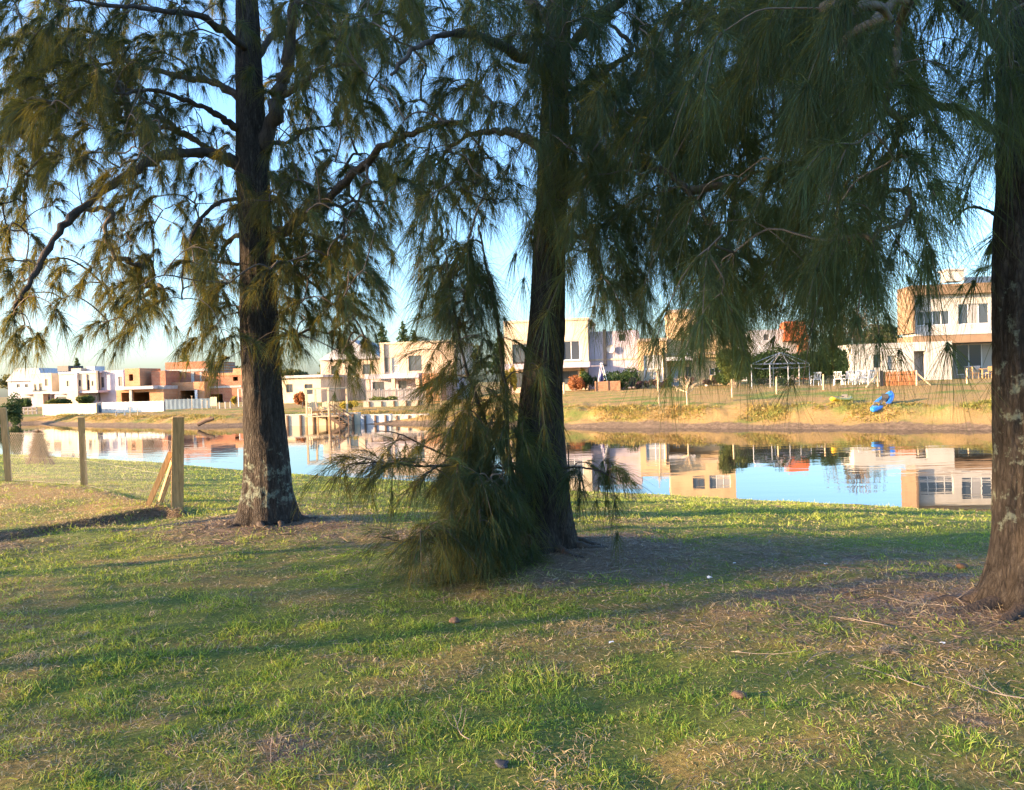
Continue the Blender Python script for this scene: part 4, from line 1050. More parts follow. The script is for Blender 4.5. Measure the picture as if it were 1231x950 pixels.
sheet_wall('site_hoarding', 122.5, 197, (484, 482), 77, 75.5, 'hoard_white', 'bright white sheet hoarding right of the blue-grey post')
sheet_wall('site_hoarding', 198, 253, (480.5, 479), 82, 81, 'hoard_blue', 'blue-grey sheet hoarding in front of the unfinished brick house')
a = at(119.2, 495, 75.6); t = empty('gate_post', (a.x, a.y, ground_z(a)), 0, 'broad blue-grey panel post between the cream and white hoardings', 'post')
k = MB(); k.box(-.22, .22, -.08, .08, -.3, at(119, 484.5, 75.6).z - ground_z(a)); k.build('panel', 'hoard_blue', t); k = MB(); k.box(-.25, .25, -.1, .1, at(119, 484.5, 75.6).z - ground_z(a) + .003, at(119, 484.5, 75.6).z - ground_z(a) + .05); k.build('cap', 'grey_metal', t)
a = at(257, 490, 80); t = empty('site_board', (a.x, a.y, ground_z(a)), R(-6), 'small cream board on legs right of the blue-grey hoarding', 'board')
k = MB(); k.box(-.34, .34, -.03, .03, .25, 1.15); k.build('panel', 'hoard_cream', t)
for x in (-.28, .28): q = MB(); q.box(x - .03, x + .03, .033, .09, -.2, 1.1); q.build('leg', 'timber_grey', t)
for i, px in enumerate((264, 271, 277)):
    a = at(px, 490, 79); t = empty('marker_post', (a.x, a.y, ground_z(a)), 0, ['first short white post right of the cream board', 'middle short white post right of the cream board', 'last short white post before the left trunk'][i], 'post', 'short white posts on the far lawn')
    k = MB(); k.tube([(0, 0, -.2), (0, 0, .62)], .055, 8); k.build('shaft', 'white', t); k = MB(); k.lathe([(.06, .623), (.06, .66), (0, .69)], 8); k.build('cap', 'hoard_blue', t)
a = at(287, 490, 84); t = empty('goal_frame', (a.x, a.y, ground_z(a)), R(-8), 'white tubular frame standing on the lawn just left of the left trunk', 'frame')
hh = at(290, 467.5, 84).z - ground_z(a); k = MB(); k.tube([(0, 0, -.1), (0, 0, hh), (.9, 0, hh), (.9, 0, -.1)], .045, 8); k.build('front_hoop', 'frame_white', t); k = MB(); k.tube([(0.0, .9, -.1), (0.0, .9, hh * .96), (.9, .9, hh * .96), (.9, .9, -.1)], .045, 8); k.build('rear_hoop', 'frame_white', t)
# thin stakes
for i, (px, y0, y1, D, lb) in enumerate([(157, 515, 489, 66, 'thin pale stake at the water edge below the white hoarding'), (166, 516, 491, 67, 'second thin stake at the water edge below the white hoarding'), (231, 497, 476, 78, 'tall thin white stake in front of the blue-grey hoarding'), (243, 493, 481, 78, 'short white stake at the right end of the blue-grey hoarding'), (249, 491, 482, 79, 'pinkish stake beside the cream board')]):
    a = at(px, y0, D); t = MB(); h = at(px, y1, D).z - ground_z(a); t.tube([(0, 0, -.3), (0.02, 0, h * .6), (0.03, .01, h)], [.035, .03, .025], 6); t.box(-.05, .1, -.03, .03, h - .06, h)
    o = t.build('stake', 'timber_pale', None); o.location = (a.x, a.y, ground_z(a)); tag(o, lb, 'stake', 'thin stakes along the far bank')
# little jetty bench and log
a = at(145, 502, 67.5); t = empty('bench', (a.x, a.y, ground_z(a)), R(10), 'tiny white bench at the water edge below the white hoarding', 'bench')
k = MB(); k.box(-.38, .38, -.15, .15, .38, .43); k.build('seat', 'white', t); 
for x in (-.33, .33): q = MB(); q.box(x - .03, x + .03, -.13, .13, -.15, .378); q.build('leg', 'white', t)
p0 = on_z(238, 510.5, .25); p1 = on_z(257, 503.5, .62); t = MB(); ax_ = p1 - p0
t.tube([Vector((0, 0, 0)), ax_ * .5 + Vector((0, 0, .06)), ax_], [.16, .14, .10], 8); t.tube([ax_ * .5, ax_ * .5 + Vector((.3, .2, .35))], [.06, .03], 6)
o = t.build('log', 'timber_dark'); o.location = p0; tag(o, 'dark fallen log lying down the far bank left of the left trunk', 'log')
# low grey rail fence, far left
def rail_fence(name, px0, px1, y, D, n, h, mat, label, slats=False):
    a = at(px0, y, D); b_ = at(px1, y, D); za = ground_z(a); t = empty(name, (a.x, a.y, za), 0, label, 'fence')
    for i in range(n + 1):
        p = a.lerp(b_, i / n); q = MB(); q.box(-.05, .05, -.05, .05, -.3, h); o = q.build('post', mat, t); o.location = (p.x - a.x, p.y - a.y, zg(p.x, p.y) - za)
    for z in (h * .45, h * .9):
        q = MB(); q.bar((0, -.07, z), (b_.x - a.x, b_.y - a.y - .07, z + ground_z(b_) - za), .03, .1); q.build('rail', mat, t)
    if slats:
        q = MB(); L_ = b_.x - a.x; m_ = int(L_ / .16)
        for i in range(m_):
            x = L_ * i / m_; q.box(x, x + .11, -.115, -.09, .06, h * (1.0 + .06 * math.sin(i * 2.1)))
        q.build('pickets', mat, t)
    return t
rail_fence('rail_fence', 13, 44, 494, 82, 6, 0.75, 'timber_grey', 'low grey rail fence below the cream villa at far left')
rail_fence('picket_fence', 441, 512, 482, 72, 8, 1.45, 'timber_grey', 'tall weathered grey picket fence in front of the pale porch house', True)

def post_wall(name, px0, px1, yt, yb, D0, D1, mat, label, npost, thick=.22, post='timber_dark'):
    """low masonry / board wall with dark posts standing against its face"""
    a = at(px0, yb, D0); b_ = at(px1, yb, D1); za = ground_z(a); t = empty(name, (a.x, a.y, za), math.atan2(b_.y - a.y, b_.x - a.x), label, 'wall')
    L_ = math.hypot(b_.x - a.x, b_.y - a.y); h = at(px0, yt, D0).z - za; zlow = min(-0.5, -za - .3)
    q = MB(); q.box(0, L_, 0, thick, zlow, h); q.build('face', mat, t)
    q = MB(); q.box(-.03, L_ + .03, -.03, thick + .03, h + .003, h + .05); q.build('coping', 'slab', t)
    for i in range(npost):
        x = L_ * (i + .5) / npost; q = MB(); q.box(x - .06, x + .06, -.09, -.004, zlow, h - .02); q.build('post', post, t)
    return t
post_wall('garden_wall', 437, 511, 483, 491, 68, 68, 'cream', 'low cream garden wall with dark posts below the picket fence', 5)
post_wall('retaining_wall', 338, 433, 499.5, 509, FAR[-1][1] and at(340, 509.5, 54.5).y, 54, 'cream', 'cream retaining wall with dark posts at the water under the dock', 6)
post_wall('retaining_wall', 433.4, 470, 499.5, 509.5, 54, 53.6, 'greywall', 'blue-grey stretch of retaining wall beside the dock steps', 3)
post_wall('retaining_wall', 470.4, 514, 499.5, 510, 53.6, 53, 'cream', 'cream retaining wall right of the blue-grey stretch, ending in earth bank', 3)

# wooden gate beside the low wall
a = at(512, 487, 67.5); t = empty('garden_gate', (a.x, a.y, ground_z(a)), R(-4), 'brown wooden gate with a diagonal brace right of the low cream wall', 'gate')
for x in (0, 1.25): q = MB(); q.box(x - .06, x + .06, -.06, .06, -.3, 1.25); q.build('post', 'timber_pale', t)
q = MB()
for z in (.2, .6, 1.0): q.box(.08, 1.17, -.02, .02, z - .05, z + .05)
q.bar((.1, -.03, .2), (1.15, -.03, 1.0), .03, .08); q.build('leaf', 'timber', t)

# wire fence posts on the right-hand lawn
def wire_span(mb, a, b_, h, sp, th, lift=.06):
    """diamond mesh between two points, thin flat wires"""
    d = Vector((b_.x - a.x, b_.y - a.y, 0)); L_ = d.length; d.normalize(); z0, z1 = zg(a.x, a.y), zg(b_.x, b_.y)
    def P(s_, z): 
        f = s_ / L_; return Vector((a.x + d.x * s_, a.y + d.y * s_, z0 + (z1 - z0) * f + z))
    def wire(p, q): 
        n_ = Vector((-d.y, d.x, 0)); dr = (q - p).normalized(); x = dr.cross(n_).normalized() * th / 2
        mb.add([p - x, p + x, q + x, q - x], [(0, 1, 2, 3)])
    for z in (lift, h * .5, h): wire(P(0, z), P(L_, z))
    H_ = h - lift; s_ = -H_
    while s_ < L_:
        for sg in (0, 1):
            s0, s1 = s_, s_ + H_; za_, zb_ = (lift, h) if sg == 0 else (h, lift)
            c0, c1 = max(s0, 0), min(s1, L_)
            if c1 - c0 > .01: wire(P(c0, za_ + (zb_ - za_) * (c0 - s0) / H_), P(c1, za_ + (zb_ - za_) * (c1 - s0) / H_))
        s_ += sp
def wire_fence(name, posts, label, group=None, sp=.16, th=.006, pw=.1, h_w=None, mat='timber_pale', skip=()):
    """posts: (px, y_top, y_base, D)"""
    p0 = at(posts[0][0], posts[0][2], posts[0][3]); z00 = ground_z(p0); t = empty(name, (p0.x, p0.y, z00), 0, label, 'fence', group)
    pts = []
    for px, yt, yb, D in posts:
        p = at(px, yb, D); h = at(px, yt, D).z - ground_z(p); pts.append((p, h))
        q = MB(); q.tube([(0, 0, -.3), (0, 0, h * .5), (0.01, 0, h)], [pw / 2, pw / 2 * .97, pw / 2 * .93], 9); o = q.build('post', mat, t); o.location = (p.x - p0.x, p.y - p0.y, ground_z(p) - z00)
    for i, ((a, ha), (b_, hb)) in enumerate(zip(pts[:-1], pts[1:])):
        if i in skip: continue
        mb = MB(); wire_span(mb, a, b_, (h_w or min(ha, hb)) * .95, sp, th)
        mb.v = [(x - p0.x, y - p0.y, z - z00) for x, y, z in mb.v]; mb.build('wire_mesh', 'wire', t)
    return t, pts, p0, z00
t, pts, p0, z00 = wire_fence('wire_fence', [(880, 456, 474, 46.5), (933.6, 453, 471, 47), (990, 450, 466, 47.5), (1055.5, 447, 464, 47.5), (1102, 445.5, 463, 47.5), (1162.5, 443, 460, 47.5), (1240, 438, 456, 47), (1320, 433, 452, 46)], 'wire mesh fence with pale round posts along the far right lawn', sp=.14, th=.007, skip=(3,))
for (i, dx) in ((3, -.75), (4, .75)):
    p, h = pts[i]; q = MB(); q.bar((p.x - p0.x + dx, p.y - p0.y - .1, zg(p.x + dx, p.y) - z00), (p.x - p0.x + .05 * dx, p.y - p0.y, ground_z(p) - z00 + h * .8), .07); q.build('brace', 'timber_pale', t)
# reed screen between two of its posts
pa, pb = pts[3][0], pts[4][0]; t = empty('reed_screen', (pa.x, pa.y, ground_z(pa)), math.atan2(pb.y - pa.y, pb.x - pa.x), 'orange reed screen panel between two posts of the far wire fence', 'screen')
L_ = (pb - pa).length; q = MB(); n = int(L_ / .035)
for i in range(n):
    x = .32 + (L_ - .42) * i / n; q.tube([(x, RNG.normal(0, .008), .02), (x + RNG.normal(0, .01), 0, .86 + RNG.normal(0, .025))], .016, 5)
q.build('reeds', 'reed', t)
q = MB(); q.tube([(.3, -.03, .25), (L_ - .1, -.03, .25)], .012, 5); q.tube([(.3, -.03, .65), (L_ - .1, -.03, .65)], .012, 5); q.build('binding', 'timber_dark', t)
q = MB(); q.box(.14, .29, -.06, .06, -.2, .93); q.build('post', 'dark', t)

# near wire fence on the left, square posts and a propped corner post
FP = [(-150, 486, 578, 16.5), (10.5, 490, 578.5, None), (101.5, 501.5, 584, None), (213, 501, 615, None)]
fp = []
for px, yt, yb, D in FP:
    z = 0.965 if px < 200 else .78
    p = on_z(px, yb, z) if D is None else at(px, yb, D)
    for _ in range(4):
        if D is None: p = on_z(px, yb, zg(p.x, p.y))
    fp.append((p, yt, px))
p0 = fp[1][0]; z00 = ground_z(p0)
nf = empty('wire_fence', (p0.x, p0.y, z00), 0, 'near wire fence on square timber posts at the left, its corner post propped', 'fence')
spec = [(.11, 0), (.12, .030), (.115, .006), (.165, -.045)]
tops = []
for (p, yt, px), (w_, lean) in zip(fp, spec):
    pt = at(px, yt, p.y); h = pt.z - ground_z(p)
    q = MB(); a = w_ / 2; b0 = [(-a, -a), (a, -a), (a, a), (-a, a)]
    ch = .012
    lv = [(-.3, 1), (0, 1), (h * .5, .985), (h - ch, .97), (h, .97 - ch / a)]
    vs = []; fs = []
    for z, sc_ in lv:
        for x, y in b0: vs.append((x * sc_ - lean * h * max(0, z / h) * -1 * (-1) , y * sc_, z))
    for i in range(len(lv) - 1):
        for k in range(4): k2 = (k + 1) % 4; fs.append((i * 4 + k, i * 4 + k2, i * 4 + 4 + k2, i * 4 + 4 + k))
    fs.append((16, 17, 18, 19)); q.add(vs, fs); o = q.build('post', 'timber', nf); o.location = (p.x - p0.x, p.y - p0.y, ground_z(p) - z00); o.rotation_euler = (0, 0, R(24))
    tops.append(h)
cp = fp[3][0]
def brace(pxb, pyb, ht, zb_):
    p = on_z(pxb, pyb, zb_); p = on_z(pxb, pyb, zg(p.x, p.y)); q = MB()
    q.bar(p - p0 + Vector((0, 0, p0.z - z00 - .1)), Vector((cp.x - p0.x - .06, cp.y - p0.y + (.0 if pxb < 180 else .09), ground_z(cp) - z00 + ht)), .07, .07); q.build('brace', 'timber', nf)
brace(174, 608, .86, .92); brace(191, 601, .72, .85)
for i in range(3):
    mb = MB(); wire_span(mb, fp[i][0], fp[i + 1][0], 1.02, .08, .0032, .03)
    mb.v = [(x - p0.x, y - p0.y, z - z00) for x, y, z in mb.v]; mb.build('wire_mesh', 'wire', nf)

# ------------------------------------------------------------------ dock with pergola, steps, chairs
A = at(367, 500, 53.2); t = empty('dock', (A.x, A.y, 0), R(-3), 'wooden dock with an open pergola frame and steps down to the water', 'dock')
W_ = at(396, 500, 53.2).x - A.x; zd = at(380, 500.5, 53.2).z; zt_ = at(380, 468.5, 53.2).z
q = MB()
for i in range(14): y = i * .16; q.box(0, W_ * 1.45, y, y + .145, zd - .05, zd)
q.build('deck', 'timber_pale', t)
for x, y in ((.05, .05), (W_ * .98, .05), (W_ * 1.42, 2.1), (.05, 2.1), (W_ * .5, .05)):
    k = MB(); k.box(x - .06, x + .06, y - .06, y + .06, -1.0, zd - .052); k.build('pile', 'timber', t)
for x, y in ((.08, .09), (W_ * .98, .09), (W_ * 1.42, 2.1), (.08, 2.1)):
    k = MB(); k.box(x - .06, x + .06, y - .06, y + .06, zd + .002, zt_); k.build('pergola_post', 'timber_pale', t)
k = MB(); k.bar((0, .09, zt_ + .06), (W_ * 1.03, .09, zt_ + .06), .08, .1); k.bar((0, 2.1, zt_ + .06), (W_ * 1.46, 2.1, zt_ + .06), .08, .1); k.bar((W_ * .98, .15, zt_ + .05), (W_ * 1.42, 2.05, zt_ + .05), .08, .1); k.bar((.08, .15, zt_ + .05), (.08, 2.05, zt_ + .05), .08, .1); k.build('pergola_beam', 'timber_pale', t)
x0 = W_ * 1.05; q = MB()
for i in range(6): q.box(x0 + .16 + i * .2, x0 + .4 + i * .2, -.55, .45, zd - .16 - i * .14 + .0, zd - .12 - i * .14)
q.build('steps', 'timber', t)
for y in (-.58, .48):
    q = MB(); q.bar((x0 + .15, y, zd - .1), (x0 + 1.4, y, zd - .95), .05, .2)
    q.bar((x0 + .15, y, zd + .75), (x0 + 1.4, y, zd - .1), .05, .07); q.bar((x0 + .15, y, zd + .4), (x0 + 1.4, y, zd - .45), .04, .06)
    for f in (0, .5, 1): q.box(x0 + .12 + f * 1.2, x0 + .19 + f * 1.2, y - .035, y + .035, zd - .95 - f * .05, zd + .78 - f * .85)
    q.build('stair_rail', 'timber_dark', t)
def lounge_chair(loc, rz, mat, label, w=.62, cat='chair', name='slatted_armchair'):
    t = empty(name, loc, rz, label, cat)
    q = MB()
    for i in range(6): q.add([(-w / 2, -.3 + i * .1, .36 - i * .025), (w / 2, -.3 + i * .1, .36 - i * .025), (w / 2, -.22 + i * .1, .34 - i * .025), (-w / 2, -.22 + i * .1, .34 - i * .025), (-w / 2, -.3 + i * .1, .335 - i * .025), (w / 2, -.3 + i * .1, .335 - i * .025), (w / 2, -.22 + i * .1, .315 - i * .025), (-w / 2, -.22 + i * .1, .315 - i * .025)], [(0, 1, 2, 3), (7, 6, 5, 4), (0, 4, 5, 1), (3, 2, 6, 7), (0, 3, 7, 4), (1, 5, 6, 2)])
    q.build('seat', mat, t)
    q = MB(); n_ = max(4, int(w / .13))
    for i in range(n_):
        x = -w / 2 + w * (i + .5) / n_; q.bar((x, .27, .2), (x * 1.05, .52, .95 - .5 * (x / w) ** 2), w / n_ * .8, .02, up=(0, 1, 0))
    q.build('backrest', mat, t)
    for x in (-w / 2 - .05, w / 2 + .05):
        q = MB(); q.box(x - .06, x + .06, -.36, .34, .56, .585); q.build('armrest', mat, t)
        q = MB(); q.box(x - .02, x + .02, -.33, -.25, 0, .558); q.build('leg', mat, t); q = MB(); q.box(x - .02, x + .02, .2, .28, 0, .558); q.build('leg', mat, t)
    return t
lounge_chair((A.x + .5, A.y + .8, zd), R(30), 'timber_pale', 'wooden slatted armchair on the dock, turned to the water'); lounge_chair((A.x + 1.2, A.y + 1.25, zd), R(-5), 'timber_pale', 'wide slatted bench on the dock, beside the armchair', 1.0, 'bench', 'slatted_bench')

# ------------------------------------------------------------------ gazebo frame, plastic chairs, kayaks
def gz_pt(px, D): p = at(px, 468, D); return Vector((p.x, p.y, ground_z(p)))
c4 = [gz_pt(904, 53), gz_pt(948, 53.6), gz_pt(973.5, 57), gz_pt(930, 56.4)]; cen = sum(c4, Vector()) / 4
t = empty('gazebo_frame', cen, 0, 'bare metal gazebo frame with a peaked roof in front of the dark hedge', 'gazebo')
ht = at(925, 438, 53.5).z - cen.z; ap = at(935, 424, 55).z - cen.z
mids = [(c4[i] + c4[(i + 1) % 4]) / 2 for i in range(4)]
for p in c4 + mids[:2]:
    q = MB(); l = p - cen; q.tube([(l.x, l.y, -.1), (l.x, l.y, ht)], .035, 7); q.build('leg', 'grey_metal', t)
q = MB()
for i in range(4):
    a_, b_ = c4[i] - cen, c4[(i + 1) % 4] - cen
    q.tube([(a_.x, a_.y, ht + .02), (b_.x, b_.y, ht + .02)], .035, 6); q.tube([(a_.x, a_.y, ht - .2), ((a_.x + b_.x) / 2, (a_.y + b_.y) / 2, ht - .32), (b_.x, b_.y, ht - .2)], .02, 5)
q.build('eaves_rail', 'grey_metal', t)
q = MB()
for p in c4 + mids: l = p - cen; q.tube([(l.x, l.y, ht + .03), (l.x * .45, l.y * .45, ht + (ap - ht) * .6), (0, 0, ap)], .028, 6)
q.build('roof_rafters', 'grey_metal', t)

def plastic_chair(loc, rz, label):
    t = empty('plastic_chair', loc, rz, label, 'chair', 'white plastic chairs beside the white wing')
    q = MB(); q.box(-.24, .24, -.22, .22, .41, .45); q.build('seat', 'white_plastic', t)
    q = MB()
    for i in range(5): x = -.2 + i * .1; q.bar((x, .2, .46), (x * 1.05, .32, .86), .05, .02, up=(0, 1, 0))
    q.bar((-.25, .33, .88), (.25, .33, .88), .05, .09); q.build('backrest', 'white_plastic', t)
    for x in (-.25, .25):
        for y in (-.2, .22): q = MB(); q.tube([(x * 1.08, y * 1.15, 0), (x, y, .43)], [.025, .03], 6); q.build('leg', 'white_plastic', t)
        q = MB(); q.tube([(x * 1.02, -.2, .43), (x * 1.06, -.2, .64), (x * 1.06, .24, .68)], .025, 6); q.build('armrest', 'white_plastic', t)
    return t
for i, (px, D, rz, lb) in enumerate([(1008, 53, 150, 'leftmost of the white plastic chairs, turned to the right'), (1018, 53.6, 190, 'white plastic chair standing second from the left of its row'), (1026.5, 53, 215, 'white plastic chair in the middle of the row beside the white wing'), (1035, 53.4, 165, 'white plastic chair fourth from the left, close to the white wing'), (1044, 53, 200, 'rightmost white plastic chair, nearest the reed screen'), (981, 54.5, 180, 'single white plastic chair standing apart, near the gazebo frame')]):
    p = at(px, 463, D); plastic_chair((p.x, p.y, ground_z(p)), R(rz), lb)

def kayak(bow, stern, mat, label, hw=.36, hh=.34):
    ax_ = stern - bow; L_ = ax_.length
    t = empty('kayak', bow, 0, label, 'kayak'); 
    t.rotation_mode = 'QUATERNION'; t.rotation_quaternion = ax_.to_track_quat('Y', 'Z')
    ns, nr = 22, 16; vs = []; fs = []
    for i in range(ns + 1):
        f = i / ns; s_ = math.sin(math.pi * min(1, max(0, f))) ** .55; w = hw * s_ + .02; rise = .09 * (abs(f - .5) * 2) ** 3
        for k in range(nr):
            a = 2 * math.pi * k / nr; x = w * math.cos(a); z = math.sin(a)
            z = hh * .5 + (z * (hh * .5) if z < 0 else z * hh * .42) * (0.55 + .45 * s_) + rise
            inside = .26 < f < .78 and abs(x) < w * .55 and math.sin(a) > 0.3
            if inside: z -= .16 * math.sin(math.pi * (f - .26) / .52) ** .5
            vs.append((x, f * L_, z))
    for i in range(ns):
        for k in range(nr): k2 = (k + 1) % nr; fs.append((i * nr + k, i * nr + k2, (i + 1) * nr + k2, (i + 1) * nr + k))
    fs.append(tuple(range(nr))[::-1]); fs.append(tuple(ns * nr + k for k in range(nr)))
    q = MB(); q.add(vs, fs); h_ = q.build('hull', mat, t, True)
    q = MB(); q.box(-.15, .15, L_ * .66, L_ * .685, hh * .55, hh * 1.3); q.box(-.15, .15, L_ * .52, L_ * .66, hh * .50, hh * .74); q.build('seat', 'dark', t)
    q = MB(); q.tube([(-.27, L_ * .34, hh * .97), (-.2, L_ * .30, hh * 1.0), (.2, L_ * .30, hh * 1.0), (.27, L_ * .34, hh * .97)], .02, 6); q.build('cockpit_rim', 'dark', t)
    q = MB(); q.box(-.12, .12, L_ * .16, L_ * .24, hh * .90, hh * .97); q.build('hatch', 'dark', t)
    return t
p0_ = at(1049.5, 486, 36.3); p1_ = at(1071.5, 473, 39.0); kb = kayak(Vector((p0_.x, p0_.y, zg(p0_.x, p0_.y) + .03)), Vector((p1_.x, p1_.y, zg(p1_.x, p1_.y) + .16)), 'blue_plastic', 'bright blue kayak with a dark seat lying on the far bank')
p0_ = at(1000, 485, 38.6); p1_ = at(1023, 480, 40.2); kayak(Vector((p0_.x, p0_.y, zg(p0_.x, p0_.y) + .0)), Vector((p1_.x, p1_.y, zg(p1_.x, p1_.y) - .02)), 'yellow_plastic', 'yellow kayak half sunk in the grass left of the blue one', .34, .30)

# planter box, A-frame swing with purple cloth, posts
a = at(716, 473, 62); wd = at(745, 473, 62).x - a.x; t = empty('planter_box', (a.x, a.y, ground_z(a)), R(-6), 'square brown wooden planter box on the far lawn edge', 'planter'); hp = at(730, 458.5, 62).z - ground_z(a)
q = MB()
for i in range(5): z = hp * i / 5; q.box(0, wd, 0, .05, z + .01 - (.3 if i == 0 else 0), z + hp / 5); q.box(0, wd, 1.2, 1.25, z + .01 - (.3 if i == 0 else 0), z + hp / 5); q.box(0, .05, .052, 1.198, z + .01 - (.3 if i == 0 else 0), z + hp / 5); q.box(wd - .05, wd, .052, 1.198, z + .01 - (.3 if i == 0 else 0), z + hp / 5)
q.build('boards', 'planter', t); q = MB(); q.box(.05, wd - .05, .052, 1.198, hp * .8, hp * .88); q.build('soil', 'timber_dark', t)
for x in (.0, wd * .5, wd): q = MB(); q.box(x - .05, x + .05, -.06, -.003, -.3, hp + .03); q.build('post', 'planter', t)
a = at(719, 458, 64.5); b2 = at(733, 458, 64.5); zt_ = at(724, 437, 64.5).z; zb_ = ground_z(a); t = empty('garden_swing', (a.x, a.y, zb_), 0, 'white A-frame garden swing hung with a purple cloth behind the planter', 'swing'); w_ = b2.x - a.x; h_ = zt_ - zb_
for y in (0, 1.1): q = MB(); q.tube([(0.0, y, -.1), (w_ * .38, y, h_), (w_, y, -.1)], .05, 7); q.build('side_frame', 'frame_white', t)
q = MB(); q.tube([(w_ * .38, -.05, h_), (w_ * .38, 1.15, h_)], .05, 7); q.build('crossbar', 'frame_white', t)
q = MB(); vs = []; fs = []
for i in range(9):
    f = i / 8; vs += [(w_ * .38 - .05 - .22 * f + .05 * math.sin(i * 2), .3 + .05 * math.sin(i), h_ * (1 - .85 * f)), (w_ * .38 + .04 + .10 * f, .55 + .05 * math.cos(i), h_ * (1 - .85 * f)), (w_ * .38 + .0 + .10 * f, .62 + .05 * math.cos(i), h_ * (1 - .85 * f)), (w_ * .38 - .07 - .22 * f, .37, h_ * (1 - .85 * f))]
for i in range(8):
    for k in range(4): k2 = (k + 1) % 4; fs.append((i * 4 + k, i * 4 + k2, i * 4 + 4 + k2, i * 4 + 4 + k))
q.add(vs, fs); q.build('cloth', 'purple_cloth', t)
a = at(678.3, 475, 60); q = MB(); q.tube([(0, 0, -.3), (0, 0, at(678, 460, 60).z - ground_z(a))], .09, 8); q.tube([(0, 0, at(678, 460, 60).z - ground_z(a) - .06), (0, 0, at(678, 460, 60).z - ground_z(a) - .02)], .1, 8); o = q.build('wooden_post', 'timber_pale'); o.location = (a.x, a.y, ground_z(a)); tag(o, 'short pale wooden post just right of the middle trunk', 'post')
a = at(757, 468, 64); t = lounge_chair((a.x, a.y, ground_z(a)), R(200), 'dark', 'dark garden chair beside the ochre house, among low shrubs', .6)
a = at(850, 468, 63); t = empty('flower_pot', (a.x, a.y, ground_z(a)), 0, 'small white flower pot among the shrubs of the ochre house', 'pot')
q = MB(); q.lathe([(0, 0), (.13, 0), (.18, .28), (.2, .3), (.17, .3), (.15, .24), (0, .24)], 14); q.build('pot', 'white', t)

# ------------------------------------------------------------------ shrubs, hedge and trees beyond
def cloud(blobs, n, size, fill=0.45):
    """leaf positions in the outer part of several ellipsoids (centre, radii)"""
    vol = np.array([r[0] * r[1] * r[2] for _, r in blobs]) ** 0.67; cnt = (n * vol / vol.sum()).astype(int) + 4
    out = []; tint = []
    for (c, r), k in zip(blobs, cnt):
        d = unit(RNG.normal(size=(k, 3))); rad = (fill + (1 - fill) * RNG.random(k)) ** .7
        lump = 0.72 + 0.55 * fbm(d[:, 0] * 2.2 + c[0] * 3, d[:, 1] * 2.2 + d[:, 2] * 2.7 + c[1], 7, 3)
        out.append(np.array(c) + d * np.array(r) * (rad * lump)[:, None]); tint.append(np.clip(RNG.normal(.4, .25, k) + RNG.normal(0, .12), 0, 1))
    P = np.concatenate(out); V, q = leaf_quads(P, size)
    return V, q, np.repeat(np.concatenate(tint), 4)

def shrub(name, px, D, w, h, mat, label, group=None, n=900, size=.09, cat='shrub', dy=0, stems=True, depth=None):
    p = at(px, 470, D); z = ground_z(p); t = empty(name, (p.x, p.y, z), 0, label, cat, group)
    bl = []
    for _ in range(max(4, int(4 + w * 2))):
        bl.append(((RNG.uniform(-.38, .38) * w, RNG.uniform(-.3, .3) * (depth or w), h * RNG.uniform(.35, .72)), (w * RNG.uniform(.16, .3), (depth or w) * RNG.uniform(.2, .34), h * RNG.uniform(.22, .34))))
    V, q, ti = cloud(bl, n, size, .3); V[:, 2] = np.maximum(V[:, 2], .02)
    quad_mesh('foliage', V, q, mat, t, ti)
    if stems:
        k = MB()
        for _ in range(5):
            a = RNG.uniform(-.2, .2, 2) * w; k.tube([(a[0] * .3, a[1] * .3, -.1), (a[0], a[1], h * .35), (a[0] * 1.8, a[1] * 1.4, h * .7)], [.03, .022, .01], 5)
        k.build('stem', 'farbark', t)
    return t
def px_h(px, y0, y1, D): return (y1 - y0) * D / FPX
